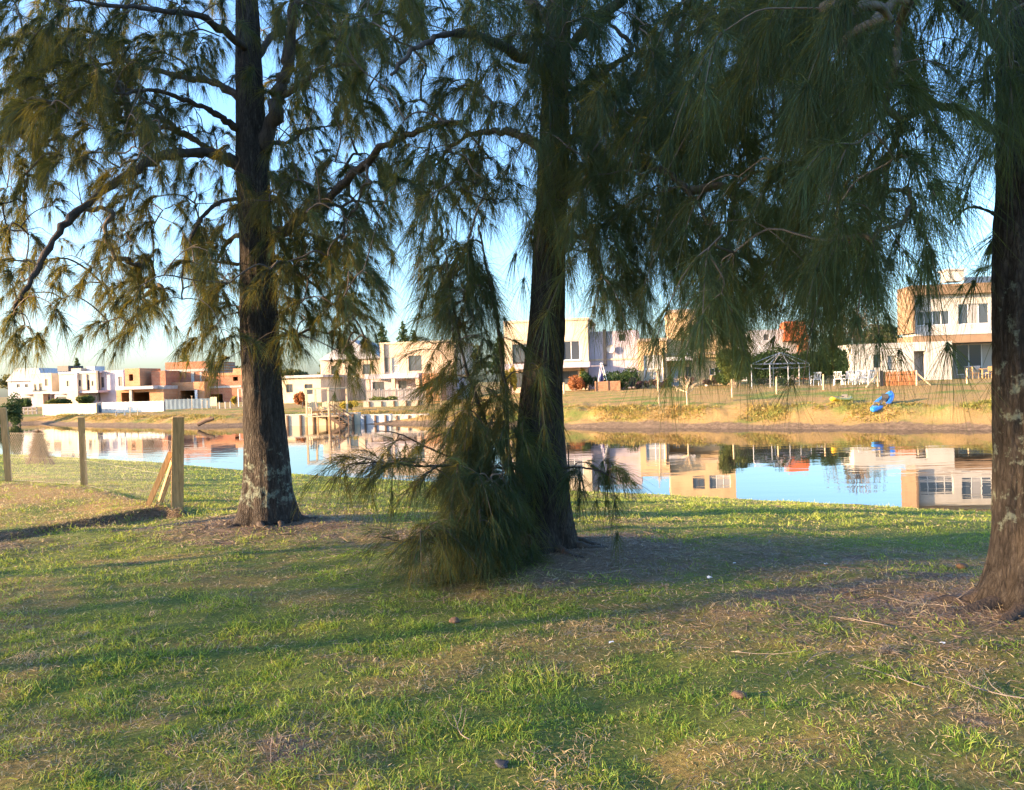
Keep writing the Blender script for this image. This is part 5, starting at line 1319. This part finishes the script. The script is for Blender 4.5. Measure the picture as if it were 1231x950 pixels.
SH = [('shrub', 769, 63.5, .9, .75, 'bush_purple', 'purple round shrub at the left corner of the ochre house'), ('shrub', 779.5, 63.5, .8, .7, 'bush_purple', 'purple shrub under the big white-barred window'), ('shrub', 789.5, 63.3, .85, .85, 'bush_purple', 'dark purple shrub below the right side of the big window'), ('shrub', 800, 63.3, .8, .8, 'bush_purple', 'purple shrub beside the drainpipe of the ochre house'),
      ('shrub', 750, 62.5, .8, .7, 'bush', 'grey-green spiky clump left of the dark garden chair'), ('shrub', 828, 63.5, .9, .9, 'bush_purple', 'reddish shrub right of the pale blue door'), ('shrub', 858, 62.5, 1.3, .95, 'bush_purple', 'dark shrub beside the white flower pot'), ('shrub', 871, 62, 1.2, 1.0, 'hedge', 'dark green shrub at the right end of the ochre house'),
      ('shrub', 709, 64, 1.25, 1.7, 'hedge', 'tall dark green shrub left of the planter box'), ('shrub', 690, 63.5, 1.7, 1.45, 'bush_red', 'rust-brown shrub right of the middle trunk'), ('shrub', 704, 66.5, .8, 2.1, 'bush_yellow', 'yellow-green shrub behind the tall dark green one'),
      ('hedge', 747, 65.2, 2.7, 1.9, 'hedge', 'dark clipped hedge below the lilac wing'), ('shrub', 613, 64, 1.1, 2.6, 'bush_yellow', 'yellow shrub left of the middle trunk'), ('shrub', 362, 70, 1.2, 1.7, 'bush_red', 'rusty orange shrub behind the pergola dock'), ('shrub', 421, 61, 1.6, .85, 'bush_yellow', 'low yellow shrub right of the pergola dock'),
      ('shrub', 462, 69.5, 2.6, 1.1, 'bush', 'green shrub in front of the picket fence'), ('shrub', 283, 86, .8, 1.3, 'bush_yellow', 'small yellow bush under the white tubular frame'), ('shrub', 12, 72, 2.4, 3.6, 'hedge', 'big dark shrub at the left edge of the photo'), ('shrub', 70, 100, 2.4, 1.6, 'bush', 'green shrub behind the cream hoarding'), ('shrub', 32, 105, 2.4, 1.5, 'hedge', 'dark green shrub in front of the cream villa'), ('shrub', 103, 102, 2.4, 1.7, 'bush', 'green shrub behind the right end of the cream hoarding'),
      ('climber', 884, 56, 2.2, 2.9, 'bush', 'leafy light green climber at the left end of the dark hedge')]
for nm, px, D, w_, h_, mt, lb in SH: shrub(nm, px, D, w_, h_, mt, lb, n=int(500 + 700 * w_ * h_), size=.085 if D < 75 else .13, cat='hedge' if nm == 'hedge' else 'climber' if nm == 'climber' else 'shrub')
# long dark hedge behind the gazebo frame
a = at(876, 465, 59); b_ = at(1024, 462, 60); hz = at(950, 416, 59.5).z - ground_z(a); t = empty('hedge', (a.x, a.y, ground_z(a)), 0, 'long tall dark green hedge behind the bare gazebo frame', 'hedge')
bl = [((RNG.uniform(0, b_.x - a.x), RNG.uniform(0, 1.4), hz * RNG.uniform(.15, .86)), (RNG.uniform(.6, 1.0), RNG.uniform(.5, .9), RNG.uniform(.35, .6))) for _ in range(80)]
V, q, ti = cloud(bl, 42000, .10, .35); V[:, 2] = np.maximum(V[:, 2], .0); quad_mesh('foliage', V, q, 'hedge', t, ti)
k = MB()
for i in range(14): x = (b_.x - a.x) * (i + .5) / 14; k.tube([(x, .7, -.1), (x + RNG.normal(0, .1), .7, hz * .6)], [.06, .03], 6)
k.build('stem', 'farbark', t)

def far_tree(px, D, ytop, w, mat, label, n=2600, size=.25, group='trees behind the far houses', trunk=.16, kind='round', sparse=.4, crown_lo=.3):
    p = at(px, 475, D); z = ground_z(p); h = at(px, ytop, D).z - z; t = empty('conifer' if kind == 'cone' else 'broadleaf_tree', (p.x, p.y, z), 0, label, 'tree', group)
    k = MB(); k.tube([(0, 0, -.3), (.05, 0, h * .4), (-.04, .03, h * .92)], [trunk, trunk * .7, trunk * .15], 8); k.build('trunk', 'farbark', t)
    bl = []; br = MB()
    if kind == 'cone':
        m_ = 26
        for i in range(m_):
            f = crown_lo + (1 - crown_lo) * i / m_; r_ = w * .5 * (1.05 - f) / (1.05 - crown_lo); a_ = i * 2.4
            bl.append(((math.cos(a_) * r_ * .55, math.sin(a_) * r_ * .55, h * f), (r_ * .6 + .12, r_ * .6 + .12, h * .035 + .12))); br.tube([(0, 0, h * f), (math.cos(a_) * r_ * .8, math.sin(a_) * r_ * .8, h * f - .1)], [.04, .01], 5)
        bl.append(((0, 0, h * .97), (.15, .15, h * .05)))
    else:
        for i in range(24):
            d = unit(RNG.normal(size=3)); c = d * np.array([w * .38, w * .38, h * (1 - crown_lo) * .40]) * RNG.uniform(.35, 1); c[2] += h * (1 + crown_lo) / 2 - h * .02
            bl.append((tuple(c), (w * RNG.uniform(.1, .2), w * RNG.uniform(.1, .2), h * RNG.uniform(.06, .13)))); br.tube([(0, 0, h * RNG.uniform(.25, .6)), tuple(c * np.array([.5, .5, 1]) - [0, 0, h * .05]), tuple(c)], [trunk * .4, trunk * .22, .015], 5)
    br.build('branchwork', 'farbark', t)
    V, q, ti = cloud(bl, n, size, sparse); m_ = V[:, 2] > h * crown_lo * .5; quad_mesh('crown', V, q, mat, t, ti)
    return t
far_tree(1062, 92, 386, 6.5, 'treeleaf', 'rounded olive tree behind the low white wing', n=5200, size=.2)
far_tree(1006, 104, 392, 5, 'treeleaf', 'olive tree behind the hedge and the long dark hanging foliage', n=2600)
for i, (px, D, yt, w_, lb) in enumerate([(462, 130, 389, 5, 'dark conifer behind the pale porch house, left of two'), (487, 134, 387, 4.5, 'dark conifer behind the pale porch house, right of two'), (500, 128, 398, 4, 'short dark conifer right of the pair behind the porch house'), (224, 150, 421, 5, 'pointed dark conifer rising behind the unfinished brick house'), (94, 160, 431, 3, 'thin pointed conifer above the lilac house'), (603, 110, 398, 3.5, 'narrow dark conifer left of the cream and lilac house'), (300, 140, 428, 5, 'conifer behind the left trunk'), (760, 112, 396, 4, 'dark conifer between the lilac wing and the ochre house')]):
    far_tree(px, D, yt, w_, 'hedge' if i < 6 else 'treeleaf', lb, n=1900, size=.26, kind='cone')
for i, (px, D, yt, w_, lb) in enumerate([(275, 145, 432, 10, 'broad olive tree behind the right end of the brick house'), (345, 125, 440, 8, 'olive tree behind the low cream house'), (160, 165, 444, 9, 'distant tree behind the low unfinished house'), (20, 165, 446, 9, 'distant tree at the far left behind the grey gabled house'), (408, 140, 420, 8, 'tree behind the pinkish gabled house'), (440, 145, 404, 6, 'tall tree behind the gable of the pinkish house'), (560, 118, 408, 8, 'tree behind the hanging shoots of the middle tree'), (905, 118, 408, 8, 'tree behind the grey house with the red tower')]):
    far_tree(px, D, yt, w_, 'treeleaf', lb, n=2400, size=.3)
# drooping willow whose top shows over the white wing
p = at(1030, 470, 74); z = ground_z(p); t = empty('willow', (p.x, p.y, z), 0, 'thin drooping willow behind the low white wing', 'tree'); h = at(1030, 362, 74).z - z
k = MB(); k.tube([(0, 0, -.2), (.1, 0, h * .4), (0, 0, h * .8)], [.16, .12, .05], 8); k.build('trunk', 'farbark', t)
Pn = []; k = MB()
for i in range(70):
    a_ = RNG.uniform(0, 6.28); r_ = RNG.uniform(.5, 3.0); zt = h * RNG.uniform(.6, 1.0) - r_ * .25; c = np.array([math.cos(a_) * r_, math.sin(a_) * r_, zt]); k.tube([(0, 0, h * RNG.uniform(.35, .7)), tuple(c * [.5, .5, 1] + [0, 0, .3]), tuple(c), tuple(c + [c[0] * .1, c[1] * .1, -RNG.uniform(.8, 2.2)])], [.04, .025, .012, .006], 4)
    for f in np.linspace(0, 1, 14): Pn.append(c + [c[0] * .1 * f, c[1] * .1 * f, -2.0 * f] + RNG.normal(0, .10, 3))
k.build('branchwork', 'farbark', t); V, q = leaf_quads(np.array(Pn), .13); quad_mesh('crown', V, q, 'treeleaf', t, np.repeat(RNG.uniform(.3, 1, len(Pn)), 4))
# two bare saplings on the far lawn
for px, yb, yt, D, cr_, lb in [(792.5, 486, 437, 43, .25, 'tall thin bare sapling on the far lawn before the ochre house'), (826.5, 487, 452, 43, .95, 'small bare sapling with a spreading top, right of the taller one')]:
    p = on_z(px, yb, 1.0); p = at(px, yb, 43.5); z = ground_z(p); h = at(px, yt, 43.5).z - z; t = empty('sapling', (p.x, p.y, z), 0, lb, 'tree', 'bare saplings on the far lawn')
    k = MB(); k.tube([(0, 0, -.1), (-.03, 0, h * .5), (-.12 if cr_ < .5 else 0, 0, h * (1 if cr_ < .5 else .5))], [.05, .04, .018], 7); k.build('trunk', 'timber_pale', t)
    k = MB()
    for i in range(20 if cr_ > .5 else 9):
        a_ = RNG.uniform(0, 6.28); z0 = h * RNG.uniform(.38, .55) if cr_ > .5 else h * RNG.uniform(.4, .9); e = np.array([math.cos(a_) * cr_ * RNG.uniform(.5, 1), math.sin(a_) * cr_ * RNG.uniform(.5, 1), z0 + h * RNG.uniform(.12, .48 if cr_ > .5 else .15)])
        k.tube([(0, 0, z0), tuple(e * [.55, .55, 1] + [0, 0, -.12]), tuple(e)], [.02, .014, .006], 5)
        for _ in range(3): f = e + RNG.normal(0, .16, 3); k.tube([tuple(e * .8 + np.array([0, 0, z0]) * .2), tuple(f)], [.009, .004], 4)
    k.build('branchwork', 'timber_pale', t)
# dead brush heap behind the near wire fence
p = on_z(48, 558, .55); t = empty('brush_heap', (p.x, p.y, ground_z(p)), 0, 'pointed heap of brown dead brush behind the near wire fence', 'brush heap')
n = 2600; f = RNG.random(n) ** .8; a_ = RNG.uniform(0, 6.28, n); r_ = .42 * (1 - f) * np.sqrt(RNG.random(n)) ; P = np.stack([r_ * np.cos(a_), r_ * np.sin(a_), f * .95], 1); D_ = unit(RNG.normal(size=(n, 3)) * [.6, .6, .5] + [0, 0, .5])
V, q = strips(P, D_, RNG.uniform(.12, .3, n), np.full(n, .012), RNG.uniform(.1, .5, n), 2); quad_mesh('brush', V, q, 'dryheap', t, np.repeat(RNG.random(n), 6)); k = MB()
for _ in range(14): a2 = RNG.uniform(0, 6.28); k.tube([(math.cos(a2) * .4, math.sin(a2) * .4, -.02), (RNG.normal(0, .05), RNG.normal(0, .05), RNG.uniform(.6, 1.0))], [.012, .006], 5)
k.build('stick', 'twig', t)

# ------------------------------------------------------------------ unseen trees added left of the frame, crowns shaped to shade the foreground
def shade_tree(x, y, h, rad, n, lo, veil, label):
    z = zg(x, y); t = empty('casuarina_tree', (x, y, z), 0, label, 'tree', 'unseen casuarinas added beyond the left edge for shade')
    k = MB(); k.tube([(0, 0, -.2), (.1, 0, h * .5), (0, .05, h * .95)], [.10, .08, .03], 10); k.build('trunk', 'limb_bark', t)
    f = RNG.random(n) ** .75; zz = h * (lo + (.99 - lo) * f); r_ = rad * (1.08 - f) ** .6 * np.sqrt(RNG.random(n)); a_ = RNG.uniform(0, 6.28, n); P = np.stack([r_ * np.cos(a_), r_ * np.sin(a_), zz], 1)
    V, q = strips(P, unit(np.stack([np.cos(a_), np.sin(a_), np.full(n, .1)], 1) + RNG.normal(size=(n, 3)) * .5), RNG.uniform(.4, .9, n), np.full(n, .07), RNG.uniform(.5, 1.1, n), 3)
    if veil:  # sparse needles added below the crown only to soften the sun
        m_ = veil; zz = RNG.uniform(1.6, h * lo + .6, m_); r_ = min(3.5, rad * 1.3) * np.sqrt(RNG.random(m_)); a_ = RNG.uniform(0, 6.28, m_)
        V2, q2 = strips(np.stack([r_ * np.cos(a_), r_ * np.sin(a_), zz], 1), unit(RNG.normal(size=(m_, 3))), RNG.uniform(.4, .7, m_), np.full(m_, .03), RNG.uniform(.3, .8, m_), 3)
        q = np.concatenate([q, q2 + len(V)]); V = np.concatenate([V, V2]); n += m_
    quad_mesh('crown', V, q, 'needle_far', t, np.repeat(RNG.random(n), 8))
for x, y, h, rad, n, lo, veil in SHADERS: shade_tree(x, y, h, rad, n, lo, veil, 'unseen casuarina added beyond the left edge to shade the foreground')

# ------------------------------------------------------------------ grass, litter, twigs
def scatter(x0, x1, y0, y1, dens):
    n = int((x1 - x0) * (y1 - y0) * dens); x = RNG.uniform(x0, x1, n); y = RNG.uniform(y0, y1, n)
    m = np.abs(x) < 0.68 * y + 1.6; return x[m], y[m]
def blades(x, y, hgt, wid, spread, droop, tint, seg=2):
    n = len(x); z = zg_np(x, y) - .004
    P = np.stack([x, y, z], 1); D = unit(np.stack([RNG.normal(0, spread, n), RNG.normal(0, spread, n), np.ones(n)], 1))
    V, q = strips(P, D, hgt, wid, droop, seg, tip=.15)
    return V, q, np.repeat(tint, (seg + 1) * 2)
def merge(name, parts, mat):
    off = 0; Vs = []; Qs = []; Ts = []
    for V, q, t in parts: Vs.append(V); Qs.append(q + off); Ts.append(t); off += len(V)
    o = quad_mesh(name, np.concatenate(Vs), np.concatenate(Qs), mat, None, np.concatenate(Ts)); return tag(o, kind='stuff')

gp, dp, lp = [], [], []
for y0, y1, dens, hs, ws in [(2.2, 4.2, 7500, 1.35, .0042), (4.2, 6.5, 4600, 1.3, .0050), (6.5, 10, 2500, 1.2, .0062), (10, 17, 1500, 1.6, .009), (17, 36, 330, 1.5, .017)]:
    X1 = 0.68 * y1 + 1.6
    x, y = scatter(-X1, X1, y0, y1, dens)
    z, ds, far, ins, tw, ts = fields(x, y)
    bare, dry, lit = near_masks(x, y)
    ok = ~ins & ~far & (ds > .1); x, y, bare, dry, tw, lit, ds = x[ok], y[ok], bare[ok], dry[ok], tw[ok], lit[ok], ds[ok]
    cl = fbm(x * 5.5, y * 5.5, 111, 3); big = fbm(x * 1.3, y * 1.3, 113, 3)
    u = RNG.random(len(x))
    pg = np.clip(.80 - bare * 1.0 - dry * .40, .02, 1) * np.where(tw > .5, .38, 1) * np.clip(.2 + 2.0 * (cl - .3), .12, 1)
    m = u < pg; n = m.sum()
    tall = (.35 + 1.3 * sstep(.42, .75, cl * .6 + big * .4)) * (1 + .5 * sstep(6, 2.5, y) * sstep(2, -2, x))
    gp.append(blades(x[m], y[m], (.022 + .036 * RNG.random(n)) * tall[m] * hs, ws * RNG.uniform(.7, 1.3, n), .55, RNG.uniform(.1, .9, n), np.clip(.28 + .35 * sstep(8.5, 11, y[m]) + .5 * (big[m] - .5) + .3 * dry[m] + RNG.normal(0, .3, n), 0, 1)))  # yellower tint past the trees paints in the sunlit strip of grass
    u = RNG.random(len(x)); pd = np.clip(.08 + dry * .26 + bare * .18 - lit * .12, .03, 1) * np.where(tw > .5, 1.7, 1) * np.where(ds < 6, .5, 1)
    m = u < pd; n = m.sum()
    dp.append(blades(x[m], y[m], (.025 + .045 * RNG.random(n)) * hs * np.where(tw[m] > .5, .8, .6 + .7 * tall[m] * .6), ws * RNG.uniform(.6, 1.1, n), 1.1, RNG.uniform(.2, 1.0, n), np.clip(RNG.normal(.42, .25, n), 0, 1)))
    if y1 <= 17:
        u = RNG.random(len(x)); m = (u < np.clip(bare * .26 + lit * .36, 0, .8)) & (tw < .5); n = m.sum(); zz = zg_np(x[m], y[m]) + RNG.uniform(.001, .008, n)
        a_ = RNG.uniform(0, 6.28, n); V, q = strips(np.stack([x[m], y[m], zz], 1), unit(np.stack([np.cos(a_), np.sin(a_), RNG.normal(.02, .12, n)], 1)), RNG.uniform(.04, .15, n), ws * RNG.uniform(.6, 1.1, n), RNG.uniform(0, .1, n), 1, tip=.6, side=unit(np.stack([-np.sin(a_), np.cos(a_), RNG.normal(0, .5, n)], 1)))
        lp.append((V, q, np.repeat(np.clip(RNG.normal(.4, .28, n), 0, 1), 4)))
# taller tufts: front left and along the raised edge
tx, ty = [], []
for _ in range(320):
    cy = RNG.uniform(2.7, 6.2); cx = RNG.uniform(-.66 * cy, .66 * cy * (.25 if RNG.random() < .75 else 1)); k = RNG.integers(25, 70); tx.append(cx + RNG.normal(0, .05, k)); ty.append(cy + RNG.normal(0, .05, k))
tx = np.concatenate(tx); ty = np.concatenate(ty); n = len(tx); dr = fbm(tx * 2, ty * 2, 117) > .56
for m, lst, sp in ((~dr, gp, .5), (dr, dp, .8)):
    n = m.sum(); lst.append(blades(tx[m], ty[m], RNG.uniform(.045, .105, n), np.full(n, .0038), sp, RNG.uniform(.3, 1.0, n), np.clip(RNG.normal(.35, .2, n), 0, 1)))
# fringe of dry roots on the terrace step
n = 14000; x = RNG.uniform(-11, -2.5, n * 6); y = RNG.uniform(8, 14, n * 6); ts = fields(x, y)[5]; m = np.abs(ts + .05) < .16; x, y = x[m], y[m]; n = len(x)
dp.append(blades(x, y, RNG.uniform(.04, .13, n), np.full(n, .006), 1.0, RNG.uniform(.5, 1.4, n), np.clip(RNG.normal(.12, .2, n), 0, 1)))
lp.append(blades(x[::2], y[::2], RNG.uniform(.04, .12, len(x[::2])), np.full(len(x[::2]), .007), 1.0, RNG.uniform(.5, 1.4, len(x[::2])), np.clip(RNG.normal(.3, .2, len(x[::2])), 0, 1)))
merge('grass', gp, 'grass'); merge('dry_grass', dp, 'dryblade'); merge('fallen_needles', lp, 'litter')

# rough tussocks on the far bank and lawn
x = RNG.uniform(-46, 46, 1700000); y = RNG.uniform(26, 76, 1700000)
m = np.abs(x) < .70 * y + 2; x, y = x[m], y[m]
z, ds, far, ins, tw, ts = fields(x, y)
cl = fbm(x * .8, y * .8, 121, 4); u = RNG.random(len(x)); 
rgt = sstep(-6, 2, x)
lip = np.exp(-((ds - 2.3) / .8) ** 2) + .55 * np.exp(-((ds - 1.3) / .5) ** 2)
p_ = np.where(ds < 12, lip * np.clip((cl - .27) * 5, 0.15, 1) * (.45 + .55 * rgt) + .10 * sstep(2, 3, ds), .05)
m = far & ~ins & (ds > .7) & (u < p_); x, y, ds, cl, lip = x[m], y[m], ds[m], cl[m], lip[m]; n = len(x)
hgt = RNG.uniform(.06, .2, n) * (.45 + 2.4 * np.minimum(lip, 1) * sstep(.40, .62, cl))
V, q, t = blades(x, y, hgt, np.full(n, .034), .75, RNG.uniform(.3, 1.1, n), np.clip(.22 + 1.6 * (fbm(x * .5, y * .5, 123, 3) - .42) + RNG.normal(0, .2, n), 0, 1))
merge('tussock_grass', [(V, q, t)], 'tussock'); print('tussock', n)

# fallen twigs
def twig(px, py, length, ang, label, forks=2, r=.005, mat='deadtwig', lift=.015):
    p = on_z(px, py, .9)
    for _ in range(4): p = on_z(px, py, zg(p.x, p.y))
    k = MB(); d = np.array([math.cos(ang), math.sin(ang)]); pts = []
    for i in range(7):
        f = i / 6; q_ = d * length * (f - .5) + np.array([-d[1], d[0]]) * .05 * length * math.sin(f * 5 + px)
        pts.append((q_[0], q_[1], zg(p.x + q_[0], p.y + q_[1]) - zg(p.x, p.y) + r + lift * (1 + .8 * math.sin(f * 4 + py)) + (.10 * length * f if forks > 2 else 0)))
    r *= .75
    k.tube(pts, list(np.linspace(r, r * .4, 7)), 6)
    for j in range(forks):
        b0 = np.array(pts[2 + j]); a2 = ang + (.6 if j % 2 else -.7); l2 = length * .35
        k.tube([b0, b0 + [math.cos(a2) * l2 * .5, math.sin(a2) * l2 * .5, .02], b0 + [math.cos(a2) * l2, math.sin(a2) * l2, .03 if forks < 3 else .09]], [r * .7, r * .5, r * .25], 5)
    o = k.build('twig', mat, None, True); o.location = (p.x, p.y, zg(p.x, p.y)); tag(o, label, 'twig', 'fallen twigs on the near lawn')
for a in [(1188, 838, .42, 2.5, 'forked bleached twig lying near the right edge, below the right trunk', 3, .006), (1024, 748, .5, 2.2, 'straight pale twig left of the right trunk foot', 1, .005), (1098, 726, .55, 2.0, 'slender brown twig just left of the right trunk', 1, .005), (1030, 712, .45, .6, 'curved twig on the bare patch left of the right trunk', 2, .005), (1148, 722, .5, 1.2, 'pale twig leaning to the root of the right trunk', 1, .006),
          (925, 790, .45, -.2, 'thin twig lying flat, right of the middle tree', 1, .004), (985, 792, .4, .7, 'thin pale twig beyond the flat one right of the middle tree', 1, .004), (1066, 815, .4, 2.2, 'brown twig in the grass below the right trunk', 2, .005), (553, 882, .26, 2.0, 'small dried sprig standing in the front grass', 3, .004), (745, 690, .5, .4, 'brown twig in the litter right of the middle trunk foot', 2, .006)]: twig(*a)
# small odds and ends
def on_lawn(px, py):
    p = on_z(px, py, .9)
    for _ in range(4): p = on_z(px, py, zg(p.x, p.y))
    return Vector((p.x, p.y, zg(p.x, p.y)))
def stone(px, py, r, mat, label, name='stone', cat='stone', sq=.6):
    import bmesh
    bm = bmesh.new(); bmesh.ops.create_icosphere(bm, subdivisions=3, radius=r)
    for v in bm.verts:
        c = v.co; k_ = 1 + .45 * (float(vnoise(c.x / r * 1.3 + px, c.y / r * 1.3 + c.z / r, 3)) - .5); v.co = Vector((c.x * k_ * 1.2, c.y * k_, c.z * k_ * sq))
    me = bpy.data.meshes.new(name); bm.to_mesh(me); bm.free(); o = link(name, me, mat, None, True); o.location = on_lawn(px, py) + Vector((0, 0, r * sq * .6)); o.rotation_euler = (.2, .1, px); tag(o, label, cat)
stone(603, 921, .026, 'dark', 'small black stone in the grass at the bottom centre')
stone(1157, 683, .05, 'timber_dark', 'dark clod of earth left of the right trunk')
stone(888, 838, .035, 'timber_dark', 'grey-brown clod in the grass at lower right')
stone(546, 748, .035, 'timber_dark', 'dry tan clod in the grass below the middle tree')
def paper(px, py, s_, label):
    k = MB(); n = 5; vs = []; fs = []
    for j in (0, 1):
        for a_ in range(n):
            for b2 in range(n): vs.append(((a_ / 4 - .5) * s_, (b2 / 4 - .5) * s_ * .7, .012 + .35 * s_ * float(vnoise(a_ * .9 + px, b2 * .9, 5)) + j * .0015))
    for j in (0, 1):
        for a_ in range(n - 1):
            for b2 in range(n - 1): i0 = j * 25 + a_ * n + b2; f_ = (i0, i0 + n, i0 + n + 1, i0 + 1); fs.append(f_ if j else f_[::-1])
    k.add(vs, fs); o = k.build('paper_scrap', 'white_plastic'); o.location = on_lawn(px, py); o.rotation_euler = (0, 0, px); tag(o, label, 'litter', 'pale scraps on the near lawn')
for a in [(853, 697, .075, 'white crumpled scrap in the shade right of the middle tree'), (993, 680, .05, 'pale scrap on the bare ground, right of the larger crumpled one'), (735, 775, .045, 'pale scrap in the grass below the middle tree'), (1133, 776, .04, 'tiny white scrap below the foot of the right trunk'), (883, 679, .04, 'tiny pale scrap right above the crumpled white one')]: paper(a[0], a[1], a[2] * .7, a[3])
# pale dry tuft on the right
p = on_lawn(1070, 786); n = 160; a_ = RNG.uniform(0, 6.28, n); D_ = unit(np.stack([np.cos(a_), np.sin(a_), RNG.uniform(.1, 1, n)], 1)); V, q = strips(np.zeros((n, 3)) + RNG.normal(0, .01, (n, 3)), D_, RNG.uniform(.05, .12, n), np.full(n, .003), RNG.uniform(.2, .6, n), 2)
o = quad_mesh('dry_tuft', V, q, 'deadtwig', None); o.location = p + Vector((0, 0, .01)); tag(o, 'pale grey dried tuft on the litter below the right trunk', 'dry plant')
